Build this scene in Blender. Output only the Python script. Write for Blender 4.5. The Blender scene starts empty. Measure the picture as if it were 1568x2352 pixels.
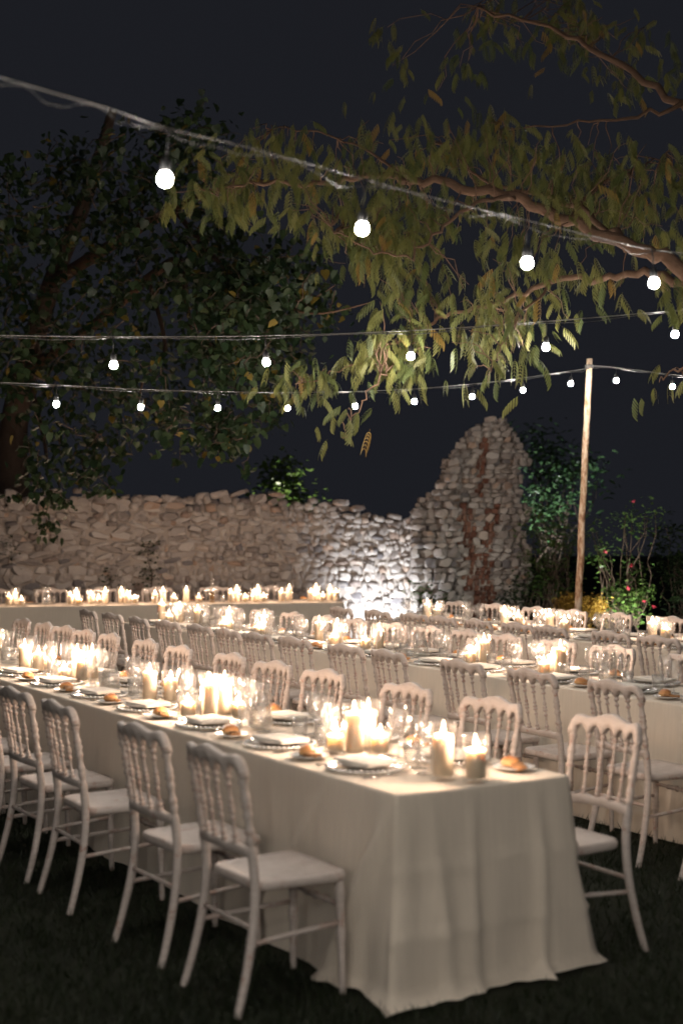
import bpy, bmesh, math, random
import numpy as np
from mathutils import Vector, Matrix, noise

scene = bpy.context.scene
PI = math.pi
rnd = random.Random(11)

# ------------------------------------------------------------------ camera
CAM_H, FPX, HOR = 1.70, 3267.0, 1215.0        # eye height; focal length and horizon in a 1568 x 2352 frame
cam = bpy.data.cameras.new('camera')
cam_o = bpy.data.objects.new('camera', cam)
scene.collection.objects.link(cam_o)
cam_o.location = (0, 0, CAM_H)
cam_o.rotation_euler = (math.radians(90), 0, 0)
cam.sensor_fit = 'VERTICAL'
cam.sensor_height = 36
cam.lens = 50
cam.shift_y = (HOR - 1176.0) / 2352.0
cam.clip_start, cam.clip_end = 0.05, 400
cam.dof.use_dof = True
cam.dof.focus_distance = 10.3
cam.dof.aperture_fstop = 1.7
cam.dof.aperture_blades = 0
scene.camera = cam_o

# ------------------------------------------------------------------ world: a moonless night sky
world = bpy.data.worlds.new('World')
scene.world = world
world.use_nodes = True
bg = world.node_tree.nodes['Background']
bg.inputs['Color'].default_value = (0.0112, 0.0120, 0.0156, 1)
bg.inputs['Strength'].default_value = 1.0

# ------------------------------------------------------------------ light levels and exposure
BULB_L = 1050.0
FLAME_L = 14.0
CANDLE_W = 6.8
scene.view_settings.view_transform = 'Standard'
scene.view_settings.look = 'None'
scene.view_settings.gamma = 1.0
scene.view_settings.use_curve_mapping = False
scene.view_settings.exposure = 0.0
scene.render.engine = 'CYCLES'
cy = scene.cycles
cy.use_denoising = True
try:
    cy.denoiser = 'OPENIMAGEDENOISE'
except Exception:
    pass
cy.max_bounces = 9
cy.diffuse_bounces = 3
cy.glossy_bounces = 3
cy.transmission_bounces = 8
cy.transparent_max_bounces = 28
cy.sample_clamp_indirect = 4.0
cy.caustics_reflective = False
cy.caustics_refractive = False
cy.use_light_tree = True
cy.use_adaptive_sampling = True
cy.adaptive_threshold = 0.03
cy.adaptive_min_samples = 16

# ------------------------------------------------------------------ helpers
COL = scene.collection


def P(x, y, d):
    """a point d metres in front of the eye that the photograph shows at (x, y) of 1568 x 2352"""
    return Vector(((x - 784.0) / FPX * d, d, CAM_H + (HOR - y) / FPX * d))


def mesh_from(name, verts, faces, smooth=False, mats=None, fmat=None):
    me = bpy.data.meshes.new(name)
    me.from_pydata([tuple(v) for v in verts], [], faces)
    if smooth:
        me.polygons.foreach_set('use_smooth', [True] * len(me.polygons))
    for m in (mats or []):
        me.materials.append(m)
    if fmat is not None:
        me.polygons.foreach_set('material_index', fmat)
    me.update()
    return me


def np_mesh(name, V, F, mats, smooth=False, fmat=None):
    """fast mesh of equal sized faces from arrays"""
    V = np.asarray(V, dtype=np.float32)
    F = np.asarray(F, dtype=np.int32)
    me = bpy.data.meshes.new(name)
    me.vertices.add(len(V))
    me.vertices.foreach_set('co', V.ravel())
    k = F.shape[1]
    me.loops.add(F.size)
    me.loops.foreach_set('vertex_index', F.ravel())
    me.polygons.add(len(F))
    me.polygons.foreach_set('loop_start', np.arange(len(F), dtype=np.int32) * k)
    try:
        me.polygons.foreach_set('loop_total', np.full(len(F), k, dtype=np.int32))
    except Exception:
        pass
    if smooth:
        me.polygons.foreach_set('use_smooth', np.ones(len(F), dtype=bool))
    for m in mats:
        me.materials.append(m)
    if fmat is not None:
        me.polygons.foreach_set('material_index', np.asarray(fmat, dtype=np.int32))
    me.update(calc_edges=True)
    me.validate()
    return me


def hue(me, values):
    a = me.attributes.new('leaf_hue', 'FLOAT', 'POINT')
    if len(me.vertices) == len(values):
        a.data.foreach_set('value', np.asarray(values, dtype=np.float32))


def add(name, me, parent=None, loc=None, rz=None, label=None, cat=None, group=None, kind=None):
    o = bpy.data.objects.new(name, me)
    COL.objects.link(o)
    if parent is not None:
        o.parent = parent
    if loc is not None:
        o.location = loc
    if rz is not None:
        o.rotation_euler = (0, 0, rz)
    if label:
        o['label'] = label
    if cat:
        o['category'] = cat
    if group:
        o['group'] = group
    if kind:
        o['kind'] = kind
    return o


def copy_tree(o, parent=None):
    c = o.copy()
    COL.objects.link(c)
    c.parent = parent
    for ch in o.children:
        copy_tree(ch, c)
    return c


def lathe(profile, seg=16, cap=True):
    """verts, faces of a turned shape from (radius, z) pairs"""
    V, F = [], []
    n = len(profile)
    for r, z in profile:
        for k in range(seg):
            a = 2 * PI * k / seg
            V.append((r * math.cos(a), r * math.sin(a), z))
    for i in range(n - 1):
        for k in range(seg):
            k2 = (k + 1) % seg
            F.append((i * seg + k, i * seg + k2, (i + 1) * seg + k2, (i + 1) * seg + k))
    if cap:
        F.append(tuple(reversed(range(seg))))
        F.append(tuple((n - 1) * seg + k for k in range(seg)))
    return V, F


def tube(points, radii, seg=8, cap=True):
    """verts, faces of a tube through points"""
    pts = [Vector(p) for p in points]
    n = len(pts)
    if not hasattr(radii, '__len__'):
        radii = [radii] * n
    V, F = [], []
    up = Vector((0.0, 0.0, 1.0))
    prev = None
    for i in range(n):
        t = (pts[min(i + 1, n - 1)] - pts[max(i - 1, 0)])
        if t.length < 1e-9:
            t = Vector((0, 0, 1))
        t.normalize()
        if prev is None:
            a = up if abs(t.z) < 0.9 else Vector((0, 1, 0))
            x = t.cross(a).normalized()
        else:
            x = (prev - t * prev.dot(t))
            x = x.normalized() if x.length > 1e-6 else t.orthogonal().normalized()
        prev = x
        y = t.cross(x)
        for k in range(seg):
            a = 2 * PI * k / seg
            V.append(pts[i] + (x * math.cos(a) + y * math.sin(a)) * radii[i])
    for i in range(n - 1):
        for k in range(seg):
            k2 = (k + 1) % seg
            F.append((i * seg + k, i * seg + k2, (i + 1) * seg + k2, (i + 1) * seg + k))
    if cap:
        F.append(tuple(reversed(range(seg))))
        F.append(tuple((n - 1) * seg + k for k in range(seg)))
    return V, F


def catmull(pts, per=6):
    pts = [Vector(p) for p in pts]
    out = []
    n = len(pts)
    for i in range(n - 1):
        p0, p1, p2, p3 = pts[max(i - 1, 0)], pts[i], pts[i + 1], pts[min(i + 2, n - 1)]
        for k in range(per):
            t = k / per
            out.append(0.5 * ((2 * p1) + (p2 - p0) * t + (2 * p0 - 5 * p1 + 4 * p2 - p3) * t * t + (3 * p1 - p0 - 3 * p2 + p3) * t ** 3))
    out.append(pts[-1])
    return out


def join(parts):
    V, F = [], []
    for v, f in parts:
        b = len(V)
        V += list(v)
        F += [tuple(i + b for i in q) for q in f]
    return V, F


ORD = ['first', 'second', 'third', 'fourth', 'fifth', 'sixth', 'seventh', 'eighth', 'ninth', 'tenth', 'eleventh', 'twelfth',
       'thirteenth', 'fourteenth', 'fifteenth', 'sixteenth', 'seventeenth', 'eighteenth', 'nineteenth', 'twentieth'] + \
      ['twenty-' + w for w in ('first', 'second', 'third', 'fourth', 'fifth', 'sixth', 'seventh', 'eighth', 'ninth')] + ['thirtieth'] + \
      ['thirty-' + w for w in ('first', 'second', 'third', 'fourth', 'fifth', 'sixth', 'seventh', 'eighth', 'ninth')]

# ------------------------------------------------------------------ materials


class NT:
    def __init__(self, name):
        self.m = bpy.data.materials.new(name)
        self.m.use_nodes = True
        self.t = self.m.node_tree
        self.t.nodes.clear()
        self.out = self.n('ShaderNodeOutputMaterial')

    def n(self, kind, **kw):
        nd = self.t.nodes.new(kind)
        for k, v in kw.items():
            if hasattr(nd, k):
                setattr(nd, k, v)
        return nd

    def l(self, a, b):
        self.t.links.new(a, b)

    def coords(self, which='Object', scale=None):
        c = self.n('ShaderNodeTexCoord').outputs[which]
        if scale is None:
            return c
        mp = self.n('ShaderNodeMapping')
        mp.inputs['Scale'].default_value = scale
        self.l(c, mp.inputs['Vector'])
        return mp.outputs['Vector']

    def noise(self, vec, scale, detail=4, rough=0.6):
        nd = self.n('ShaderNodeTexNoise')
        nd.inputs['Scale'].default_value = scale
        nd.inputs['Detail'].default_value = detail
        nd.inputs['Roughness'].default_value = rough
        self.l(vec, nd.inputs['Vector'])
        return nd.outputs['Fac']

    def ramp(self, fac, stops):
        nd = self.n('ShaderNodeValToRGB')
        e = nd.color_ramp.elements
        while len(e) < len(stops):
            e.new(0.5)
        for i, (p, c) in enumerate(stops):
            e[i].position = p
            e[i].color = (*c, 1)
        self.l(fac, nd.inputs['Fac'])
        return nd.outputs['Color']

    def mix(self, fac, a, b, blend='MIX'):
        nd = self.n('ShaderNodeMix', data_type='RGBA', blend_type=blend)
        ins = [i for i in nd.inputs if i.enabled]
        for s, v in ((ins[0], fac), (ins[1], a), (ins[2], b)):
            if hasattr(v, 'is_output'):
                self.l(v, s)
            elif isinstance(v, (tuple, list)):
                s.default_value = (*v, 1)
            else:
                s.default_value = v
        return [o for o in nd.outputs if o.enabled][0]

    def math(self, op, a, b=0.0):
        nd = self.n('ShaderNodeMath', operation=op)
        for s, v in ((nd.inputs[0], a), (nd.inputs[1], b)):
            if hasattr(v, 'is_output'):
                self.l(v, s)
            else:
                s.default_value = v
        return nd.outputs[0]

    def bump(self, h, strength=0.3, dist=0.01):
        nd = self.n('ShaderNodeBump')
        nd.inputs['Strength'].default_value = strength
        nd.inputs['Distance'].default_value = dist
        self.l(h, nd.inputs['Height'])
        return nd.outputs['Normal']

    def principled(self, color, rough=0.6, spec=0.4, metal=0.0, normal=None, **kw):
        b = self.n('ShaderNodeBsdfPrincipled')
        for key, v in (('Base Color', color), ('Roughness', rough), ('Specular IOR Level', spec), ('Metallic', metal)):
            s = b.inputs[key]
            if hasattr(v, 'is_output'):
                self.l(v, s)
            elif isinstance(v, (tuple, list)):
                s.default_value = (*v, 1)
            else:
                s.default_value = v
        for k, v in kw.items():
            b.inputs[k.replace('_', ' ')].default_value = v
        if normal is not None:
            self.l(normal, b.inputs['Normal'])
        self.l(b.outputs[0], self.out.inputs['Surface'])
        return b


M = {}


def mat_painted_wood():
    t = NT('whitewashed wood')
    oi = t.n('ShaderNodeObjectInfo').outputs['Random']
    geo = t.n('ShaderNodeNewGeometry')
    c = geo.outputs['Position']
    grain = t.noise(t.coords('Object', (14, 14, 70)), 1.0, 5)
    wear = t.noise(c, 17, 6, 0.72)
    base = t.ramp(grain, [(0.30, (0.42, 0.365, 0.325)), (0.62, (0.56, 0.495, 0.45))])
    worn = t.mix(t.math('GREATER_THAN', wear, 0.625), base, (0.40, 0.235, 0.18))
    big = t.noise(c, 4.5, 3)
    tone = t.mix(t.math('MULTIPLY', big, 0.45), worn, (0.50, 0.42, 0.385))
    tone = t.mix(t.math('MULTIPLY', oi, 0.12), tone, (0.45, 0.40, 0.37))
    streak = t.noise(t.coords('Object', (38, 5, 38)), 1.0, 4)
    tone = t.mix(t.math('MULTIPLY', t.math('GREATER_THAN', streak, 0.56), 0.15), tone, (0.36, 0.27, 0.22))
    edge = t.math('GREATER_THAN', t.math('ADD', geo.outputs['Pointiness'], t.math('MULTIPLY', t.math('SUBTRACT', wear, 0.5), 0.28)), 0.575)
    tone = t.mix(t.math('MULTIPLY', edge, 0.42), tone, (0.34, 0.20, 0.15))
    t.principled(tone, 0.55, 0.3, normal=t.bump(grain, 0.25, 0.004))
    return t.m


def mat_linen(name, col, crease=False):
    t = NT(name)
    c = t.coords('Object')
    w1 = t.n('ShaderNodeTexWave', wave_type='BANDS', bands_direction='X')
    w1.inputs['Scale'].default_value = 260
    w1.inputs['Distortion'].default_value = 3
    t.l(c, w1.inputs['Vector'])
    w2 = t.n('ShaderNodeTexWave', wave_type='BANDS', bands_direction='Z')
    w2.inputs['Scale'].default_value = 260
    w2.inputs['Distortion'].default_value = 3
    t.l(c, w2.inputs['Vector'])
    weave = t.math('ADD', w1.outputs['Fac'], w2.outputs['Fac'])
    slub = t.noise(t.coords('Object', (60, 60, 3)), 1.0, 3)
    wr = t.noise(c, 5.5, 5, 0.6)
    dark = tuple(x * 0.82 for x in col)
    colr = t.mix(t.math('MULTIPLY', slub, 0.8), dark, col)
    h = t.math('ADD', t.math('MULTIPLY', weave, 0.05), t.math('MULTIPLY', wr, 1.1))
    b = t.principled(colr, 0.85, 0.15, normal=t.bump(h, 0.55, 0.02))
    b.inputs['Sheen Weight'].default_value = 0.15
    return t.m


def mat_thin_glass(name, tint=(1, 1, 1), lo=0.09, hi=1.0, power=1.7, rough=0.03, refr=0.0, painted_glint=0.0):
    t = NT(name)
    lw = t.n('ShaderNodeLayerWeight')
    lw.inputs['Blend'].default_value = 0.5
    f = t.math('POWER', lw.outputs['Facing'], power)
    f = t.math('ADD', t.math('MULTIPLY', f, hi - lo), lo)
    tr = t.n('ShaderNodeBsdfTransparent')
    tr.inputs['Color'].default_value = (*tint, 1)
    gl = t.n('ShaderNodeBsdfGlossy')
    gl.inputs['Roughness'].default_value = rough
    gl.inputs['Color'].default_value = (0.95, 0.96, 0.97, 1)
    nz = t.noise(t.coords('Object'), 30, 2)
    t.l(t.bump(nz, 0.5, 0.006), gl.inputs['Normal'])
    through = tr.outputs[0]
    if refr:
        rf = t.n('ShaderNodeBsdfRefraction')
        rf.inputs['IOR'].default_value = 1.33
        rf.inputs['Roughness'].default_value = 0.02
        m2 = t.n('ShaderNodeMixShader')
        m2.inputs[0].default_value = refr
        t.l(tr.outputs[0], m2.inputs[1])
        t.l(rf.outputs[0], m2.inputs[2])
        through = m2.outputs[0]
    mx = t.n('ShaderNodeMixShader')
    t.l(f, mx.inputs[0])
    t.l(through, mx.inputs[1])
    t.l(gl.outputs[0], mx.inputs[2])
    last = mx.outputs[0]
    if painted_glint:                        # white mixed into the glass stands in for glints, strongest along edges
        df = t.n('ShaderNodeBsdfDiffuse')
        tl = t.n('ShaderNodeBsdfTranslucent')
        for nd in (df, tl):
            nd.inputs['Color'].default_value = (0.92, 0.90, 0.87, 1)
        m3 = t.n('ShaderNodeMixShader')
        t.l(df.outputs[0], m3.inputs[1])
        t.l(tl.outputs[0], m3.inputs[2])
        fe = t.math('ADD', t.math('MULTIPLY', t.math('POWER', lw.outputs['Facing'], 3.5), painted_glint * 5), painted_glint)
        m4 = t.n('ShaderNodeMixShader')
        t.l(fe, m4.inputs[0])
        t.l(mx.outputs[0], m4.inputs[1])
        t.l(m3.outputs[0], m4.inputs[2])
        last = m4.outputs[0]
    t.l(last, t.out.inputs['Surface'])
    return t.m


def mat_emit(name, col, strength, clear=False):
    t = NT(name)
    e = t.n('ShaderNodeEmission')
    e.inputs['Color'].default_value = (*col, 1)
    e.inputs['Strength'].default_value = strength
    if clear:                       # a flame is thin: light passes through it
        tr = t.n('ShaderNodeBsdfTransparent')
        ad = t.n('ShaderNodeAddShader')
        t.l(tr.outputs[0], ad.inputs[0])
        t.l(e.outputs[0], ad.inputs[1])
        t.l(ad.outputs[0], t.out.inputs['Surface'])
        return t.m
    t.l(e.outputs[0], t.out.inputs['Surface'])
    return t.m


def mat_wax():
    t = NT('ivory wax')
    b = t.principled((0.66, 0.56, 0.43), 0.45, 0.4)
    b.inputs['Subsurface Weight'].default_value = 1.0
    b.inputs['Subsurface Radius'].default_value = (1.0, 1.0, 1.0)
    b.inputs['Subsurface Scale'].default_value = 0.05
    return t.m


def mat_leaf(name, a, b_, c=None, transl=0.35, rough=0.5):
    """leaf: colour varies from leaf to leaf, light passes through"""
    t = NT(name)
    geo = t.n('ShaderNodeNewGeometry')
    r = t.n('ShaderNodeAttribute', attribute_name='leaf_hue').outputs['Fac']
    stops = [(0.0, a), (0.75, b_)]
    if c:
        stops += [(0.955, b_), (0.965, c)]
    col = t.ramp(r, stops)
    v = t.noise(geo.outputs['Position'], 2.3, 2)
    col = t.mix(t.math('MULTIPLY', v, 0.5), col, tuple(x * 0.5 for x in a))
    pr = t.n('ShaderNodeBsdfPrincipled')
    t.l(col, pr.inputs['Base Color'])
    pr.inputs['Roughness'].default_value = rough
    pr.inputs['Specular IOR Level'].default_value = 0.3
    tr = t.n('ShaderNodeBsdfTranslucent')
    t.l(col, tr.inputs['Color'])
    mx = t.n('ShaderNodeMixShader')
    mx.inputs[0].default_value = transl
    t.l(pr.outputs[0], mx.inputs[1])
    t.l(tr.outputs[0], mx.inputs[2])
    t.l(mx.outputs[0], t.out.inputs['Surface'])
    return t.m


def mat_stone(name, stops, bump=0.7, dirt=(0.17, 0.135, 0.115), lime=0.45):
    t = NT(name)
    oi = t.n('ShaderNodeObjectInfo').outputs['Random']
    geo = t.n('ShaderNodeNewGeometry')
    r = t.math('FRACT', t.math('ADD', oi, t.math('MULTIPLY', geo.outputs['Random Per Island'], 7.3)))
    col = t.ramp(r, stops)
    n1 = t.noise(geo.outputs['Position'], 22, 6, 0.7)
    n2 = t.noise(geo.outputs['Position'], 5, 4)
    col = t.mix(t.math('MULTIPLY', n1, 0.34), col, dirt, 'MIX')
    col = t.mix(t.math('MULTIPLY', t.math('GREATER_THAN', n2, 0.60), lime), col, (0.45, 0.40, 0.35))
    t.principled(col, 0.92, 0.15, normal=t.bump(n1, bump, 0.03))
    return t.m


def mat_simple(name, col, rough=0.6, spec=0.3, metal=0.0, nscale=None, ncol=None, bump=0.0, bscale=40):
    t = NT(name)
    c = t.coords('Object')
    colr = col
    if nscale:
        colr = t.mix(t.noise(c, nscale, 5), col, ncol)
    nm = t.bump(t.noise(c, bscale, 4), bump, 0.01) if bump else None
    t.principled(colr, rough, spec, metal, nm)
    return t.m


M['wood'] = mat_painted_wood()
M['linen'] = mat_linen('off white linen', (0.80, 0.70, 0.58))
M['napkin'] = mat_linen('white napkin cotton', (0.82, 0.77, 0.69))
M['glass'] = mat_thin_glass('thin clear glass', (0.985, 0.985, 0.98), 0.09, 0.75, 2.0, 0.12, 0.05, 0.045)
M['glass_cyl'] = mat_thin_glass('clear cylinder glass', (0.99, 0.985, 0.975), 0.05, 0.5, 2.6, 0.10, 0.0, 0.004)
M['water'] = mat_thin_glass('cloudy chilled carafe glass', (0.90, 0.90, 0.89), 0.08, 0.6, 2.0, 0.12, 0.0, 0.06)
M['wax'] = mat_wax()
M['flame'] = mat_emit('candle flame', (1.0, 0.72, 0.46), FLAME_L, True)
M['bulb'] = mat_emit('lit bulb', (1.0, 0.925, 0.84), BULB_L)
M['wick'] = mat_simple('burnt wick', (0.02, 0.018, 0.016), 0.9)
M['silver'] = mat_simple('polished steel', (0.80, 0.78, 0.75), 0.14, 0.5, 1.0)
M['bead'] = mat_simple('beaded silver rim', (0.80, 0.78, 0.75), 0.22, 0.6, 0.6)
M['plate'] = mat_simple('pale glazed stoneware', (0.56, 0.53, 0.49), 0.25, 0.5, 0, 14, (0.66, 0.63, 0.59))
M['side_plate'] = mat_simple('white glazed porcelain', (0.62, 0.60, 0.57), 0.2, 0.5)
M['black_plastic'] = mat_simple('black rubber', (0.02, 0.02, 0.021), 0.45, 0.4)
M['cable'] = mat_simple('grey cable sheath', (0.085, 0.083, 0.080), 0.4, 0.5)
M['bark'] = mat_simple('brown bark', (0.085, 0.050, 0.033), 0.9, 0.2, 0, 30, (0.17, 0.105, 0.07), 0.8, 60)
M['dark_bark'] = mat_simple('dark tree bark', (0.05, 0.035, 0.028), 0.9, 0.2, 0, 20, (0.11, 0.075, 0.055), 0.8, 30)
M['mortar'] = mat_simple('crumbling lime mortar', (0.24, 0.205, 0.18), 0.95, 0.1, 0, 7, (0.40, 0.35, 0.31), 1.0, 18)
M['stone'] = mat_stone('rubble limestone', [(0.0, (0.23, 0.20, 0.185)), (0.25, (0.33, 0.295, 0.275)), (0.55, (0.43, 0.39, 0.365)),
                                            (0.83, (0.52, 0.475, 0.44)), (0.90, (0.40, 0.28, 0.21)), (0.95, (0.16, 0.15, 0.155)), (1.0, (0.20, 0.19, 0.20))])
M['brick'] = mat_stone('weathered red brick', [(0.0, (0.11, 0.052, 0.038)), (0.5, (0.18, 0.080, 0.056)), (0.8, (0.24, 0.120, 0.085)), (1.0, (0.22, 0.12, 0.085))], 0.7, (0.09, 0.042, 0.03), 0.15)
M['soil'] = mat_simple('dark soil under grass', (0.012, 0.014, 0.010), 0.95, 0.1, 0, 2.2, (0.026, 0.028, 0.018), 0.6, 30)
M['grass'] = mat_leaf('lawn grass', (0.013, 0.020, 0.010), (0.026, 0.036, 0.016), None, 0.25)
M['mimosa'] = mat_leaf('feathery mimosa leaf', (0.075, 0.100, 0.030), (0.185, 0.180, 0.052), (0.28, 0.17, 0.04), 0.3)
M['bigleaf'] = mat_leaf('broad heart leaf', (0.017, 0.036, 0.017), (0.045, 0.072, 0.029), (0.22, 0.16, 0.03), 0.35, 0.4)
M['shrub'] = mat_leaf('shrub leaf', (0.045, 0.095, 0.025), (0.11, 0.17, 0.04), None, 0.35, 0.35)
M['laurel'] = mat_leaf('glossy laurel leaf', (0.030, 0.070, 0.030), (0.060, 0.110, 0.045), None, 0.2, 0.22)
M['yellow_hedge'] = mat_leaf('golden hedge leaf', (0.30, 0.17, 0.030), (0.46, 0.28, 0.055), None, 0.3)
M['ivy'] = mat_leaf('dark ivy leaf', (0.016, 0.030, 0.012), (0.035, 0.060, 0.020), None, 0.2)
M['rose'] = mat_simple('pink rose petal', (0.40, 0.035, 0.06), 0.6)


def mat_pole():
    t = NT('stripped chestnut pole')
    c = t.coords('Object', (6, 6, 2.2))
    n = t.noise(c, 3.0, 6, 0.7)
    f = t.noise(t.coords('Object', (40, 40, 3)), 1.0, 4)
    col = t.ramp(n, [(0.40, (0.20, 0.105, 0.06)), (0.47, (0.36, 0.23, 0.145)), (0.56, (0.52, 0.40, 0.29))])
    t.principled(col, 0.75, 0.2, normal=t.bump(f, 0.4, 0.01))
    return t.m


M['pole'] = mat_pole()


def mat_bread():
    t = NT('golden bread crust')
    g = t.coords('Generated')
    sx = t.n('ShaderNodeSeparateXYZ')
    t.l(g, sx.inputs[0])
    n = t.noise(t.coords('Object'), 45, 4)
    z = t.math('ADD', sx.outputs['Z'], t.math('MULTIPLY', t.math('SUBTRACT', n, 0.5), 0.5))
    col = t.ramp(z, [(0.15, (0.62, 0.40, 0.20)), (0.55, (0.55, 0.27, 0.10)), (0.95, (0.36, 0.135, 0.045))])
    t.principled(col, 0.5, 0.35, normal=t.bump(n, 0.2, 0.004))
    return t.m


M['bread'] = mat_bread()
M['toast'] = mat_simple('dark toasted bread', (0.42, 0.22, 0.09), 0.8, 0.2, 0, 60, (0.16, 0.07, 0.03), 0.6, 120)

# ------------------------------------------------------------------ the ground: lawn
V, F = [], []
for i, x in enumerate((-60, 60)):
    for j, y in enumerate((-30, 90)):
        V.append((x, y, 0))
lawn = add('ground', mesh_from('ground', V, [(0, 2, 3, 1)], mats=[M['soil']]), kind='structure')


def grass_blades():
    g = np.random.default_rng(3)
    n = 60000
    d = 4.3 + 7.5 * g.random(n) ** 1.5
    x = (g.random(n) * 2 - 1) * (0.27 * d + 0.5)
    ru, rv = (x - .197) * -.515 + (d - 5.10) * .857, (x - .197) * .857 + (d - 5.10) * .515
    keep = ~((ru > -.14) & (rv > -.10) & (rv < .96))
    d, x = d[keep], x[keep]
    n = len(d)
    ang = g.random(n) * 2 * PI
    h = 0.022 + 0.035 * g.random(n)
    w = 0.0022 + 0.0022 * g.random(n)
    lean = (g.random((n, 2)) - 0.5) * 0.06
    c, s = np.cos(ang) * w, np.sin(ang) * w
    z0 = np.zeros(n)
    a = np.stack([x - c, d - s, z0], 1)
    b = np.stack([x + c, d + s, z0], 1)
    tip = np.stack([x + lean[:, 0], d + lean[:, 1], h], 1)
    V = np.stack([a, b, tip], 1).reshape(-1, 3)
    F = np.arange(3 * n).reshape(-1, 3)
    me = np_mesh('grass', V, F, [M['grass']])
    hue(me, np.repeat(g.random(n), 3))
    return me


add('grass', grass_blades(), kind='stuff', label='short dark lawn grass under the tables', cat='grass')

# ------------------------------------------------------------------ table frames: u runs along a table away from the eye, v across it
U = Vector((-0.515, 0.857, 0)).normalized()
W_ = Vector((U.y, -U.x, 0))                      # v: across, towards the far side
TZ = 0.75


class Frame:
    def __init__(self, origin, u, t0, t1, width):
        self.o = Vector((origin[0], origin[1], 0))
        self.u = Vector(u).normalized()
        self.v = Vector((self.u.y, -self.u.x, 0))
        self.t0, self.t1, self.w = t0, t1, width
        self.rz = math.atan2(self.u.y, self.u.x)  # local x = u ; local y = -v
        self.taken = []

    def at(self, t, v, z=TZ):
        p = self.o + self.u * t + self.v * v
        return Vector((p.x, p.y, z))

    def t_of(self, xd, v):
        """t where a point at offset v shows at column xd"""
        k = (xd - 784.0) / FPX
        b = self.o + self.v * v
        return (k * b.y - b.x) / (self.u.x - k * self.u.y)

    def free(self, t, v, r):
        return all((t - a) ** 2 + (v - b) ** 2 > (r + c) ** 2 for a, b, c in self.taken)

    def take(self, t, v, r, step=0.02, tries=14):
        for k in range(tries):
            for s in (1, -1):
                tt = t + s * k * step
                if self.free(tt, v, r):
                    self.taken.append((tt, v, r))
                    return tt
        return None


T1 = Frame((0.197, 5.10), U, 0.0, 8.6, 0.78)
T2 = Frame((1.844, 7.68), U, -1.5, 7.92, 0.76)
T3 = Frame((2.398, 11.47), U, -1.7, 4.11, 0.80)
HU = Vector((-4.19, -1.17, 0)).normalized()      # head table: t runs from its right end to the left
T4 = Frame((0.02, 18.5), HU, 0.0, 6.4, 0.80)
T4.v = Vector((-T4.u.y * -1, T4.u.x * -1, 0))
T4.v = Vector((T4.u.y, -T4.u.x, 0)) if Vector((T4.u.y, -T4.u.x, 0)).y > 0 else Vector((-T4.u.y, T4.u.x, 0))

# ------------------------------------------------------------------ ruined wall of rubble stones


def stone_mesh(seed, boxy=0.5, n=22):
    r = random.Random(seed)
    bm = bmesh.new()
    for k in range(n):
        z = 1 - 2 * (k + 0.5) / n
        a = k * 2.39996 + r.uniform(-.3, .3)
        q = math.sqrt(max(0, 1 - z * z))
        p = [q * math.cos(a), q * math.sin(a), z]
        e = 1 - boxy * 0.62
        p = [math.copysign(abs(c) ** e, c) for c in p]
        m = max(abs(c) for c in p)
        s = (1 - boxy) + boxy / m * 0.82
        bm.verts.new([c * s * r.uniform(0.86, 1.06) * 0.5 for c in p])
    bmesh.ops.convex_hull(bm, input=bm.verts)
    for v in [v for v in bm.verts if not v.link_faces]:
        bm.verts.remove(v)
    bmesh.ops.recalc_face_normals(bm, faces=bm.faces)
    me = bpy.data.meshes.new('stone')
    bm.to_mesh(me)
    bm.free()
    # fit to unit box
    co = np.empty(len(me.vertices) * 3, np.float32)
    me.vertices.foreach_get('co', co)
    co = co.reshape(-1, 3)
    co = (co - (co.max(0) + co.min(0)) / 2) / (co.max(0) - co.min(0))
    me.vertices.foreach_set('co', co.ravel())
    me.polygons.foreach_set('use_smooth', [True] * len(me.polygons))
    try:
        me.set_sharp_from_angle(angle=math.radians(24))
    except Exception:
        pass
    me.materials.append(M['stone'])
    me.update()
    return me


STONES = [stone_mesh(100 + i, 0.45 + 0.05 * (i % 9), 20) for i in range(24)]
STONE_GEO = []
for me in STONES:
    co = np.empty(len(me.vertices) * 3, np.float32)
    me.vertices.foreach_get('co', co)
    STONE_GEO.append((co.reshape(-1, 3), np.array([tuple(p.vertices) for p in me.polygons], dtype=np.int32)))
BRICKS = []
for me in STONES[6:10]:
    b = me.copy()
    b.materials.clear()
    b.materials.append(M['brick'])
    BRICKS.append(b)

WA, WB = Vector((-6.6, 19.25, 0)), Vector((1.16, 21.0, 0))    # front face of the wall
WD = (WB - WA).normalized()
WN = Vector((WD.y, -WD.x, 0))                                 # out of the wall, towards the tables
WLEN = (WB - WA).length


def wall_s_of(xd):
    k = (xd - 784.0) / FPX
    return (k * WA.y - WA.x) / (WD.x - k * WD.y)


def top_profile(points):
    prof = []
    for xd, yd in points:
        s = wall_s_of(xd)
        d = (WA + WD * s).y
        prof.append((s, CAM_H + (HOR - yd) / FPX * d))
    return prof


def interp(prof, s):
    if s <= prof[0][0]:
        return prof[0][1]
    for (a, za), (b, zb) in zip(prof, prof[1:]):
        if s <= b:
            return za + (zb - za) * (s - a) / max(b - a, 1e-6)
    return prof[-1][1]


TOP = top_profile([(-350, 1150), (0, 1146), (60, 1150), (130, 1133), (200, 1136), (300, 1142), (400, 1150), (440, 1146), (520, 1138),
                   (600, 1140), (660, 1152), (740, 1163), (800, 1166), (860, 1182), (900, 1192), (955, 1200), (1020, 1206)])


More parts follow.
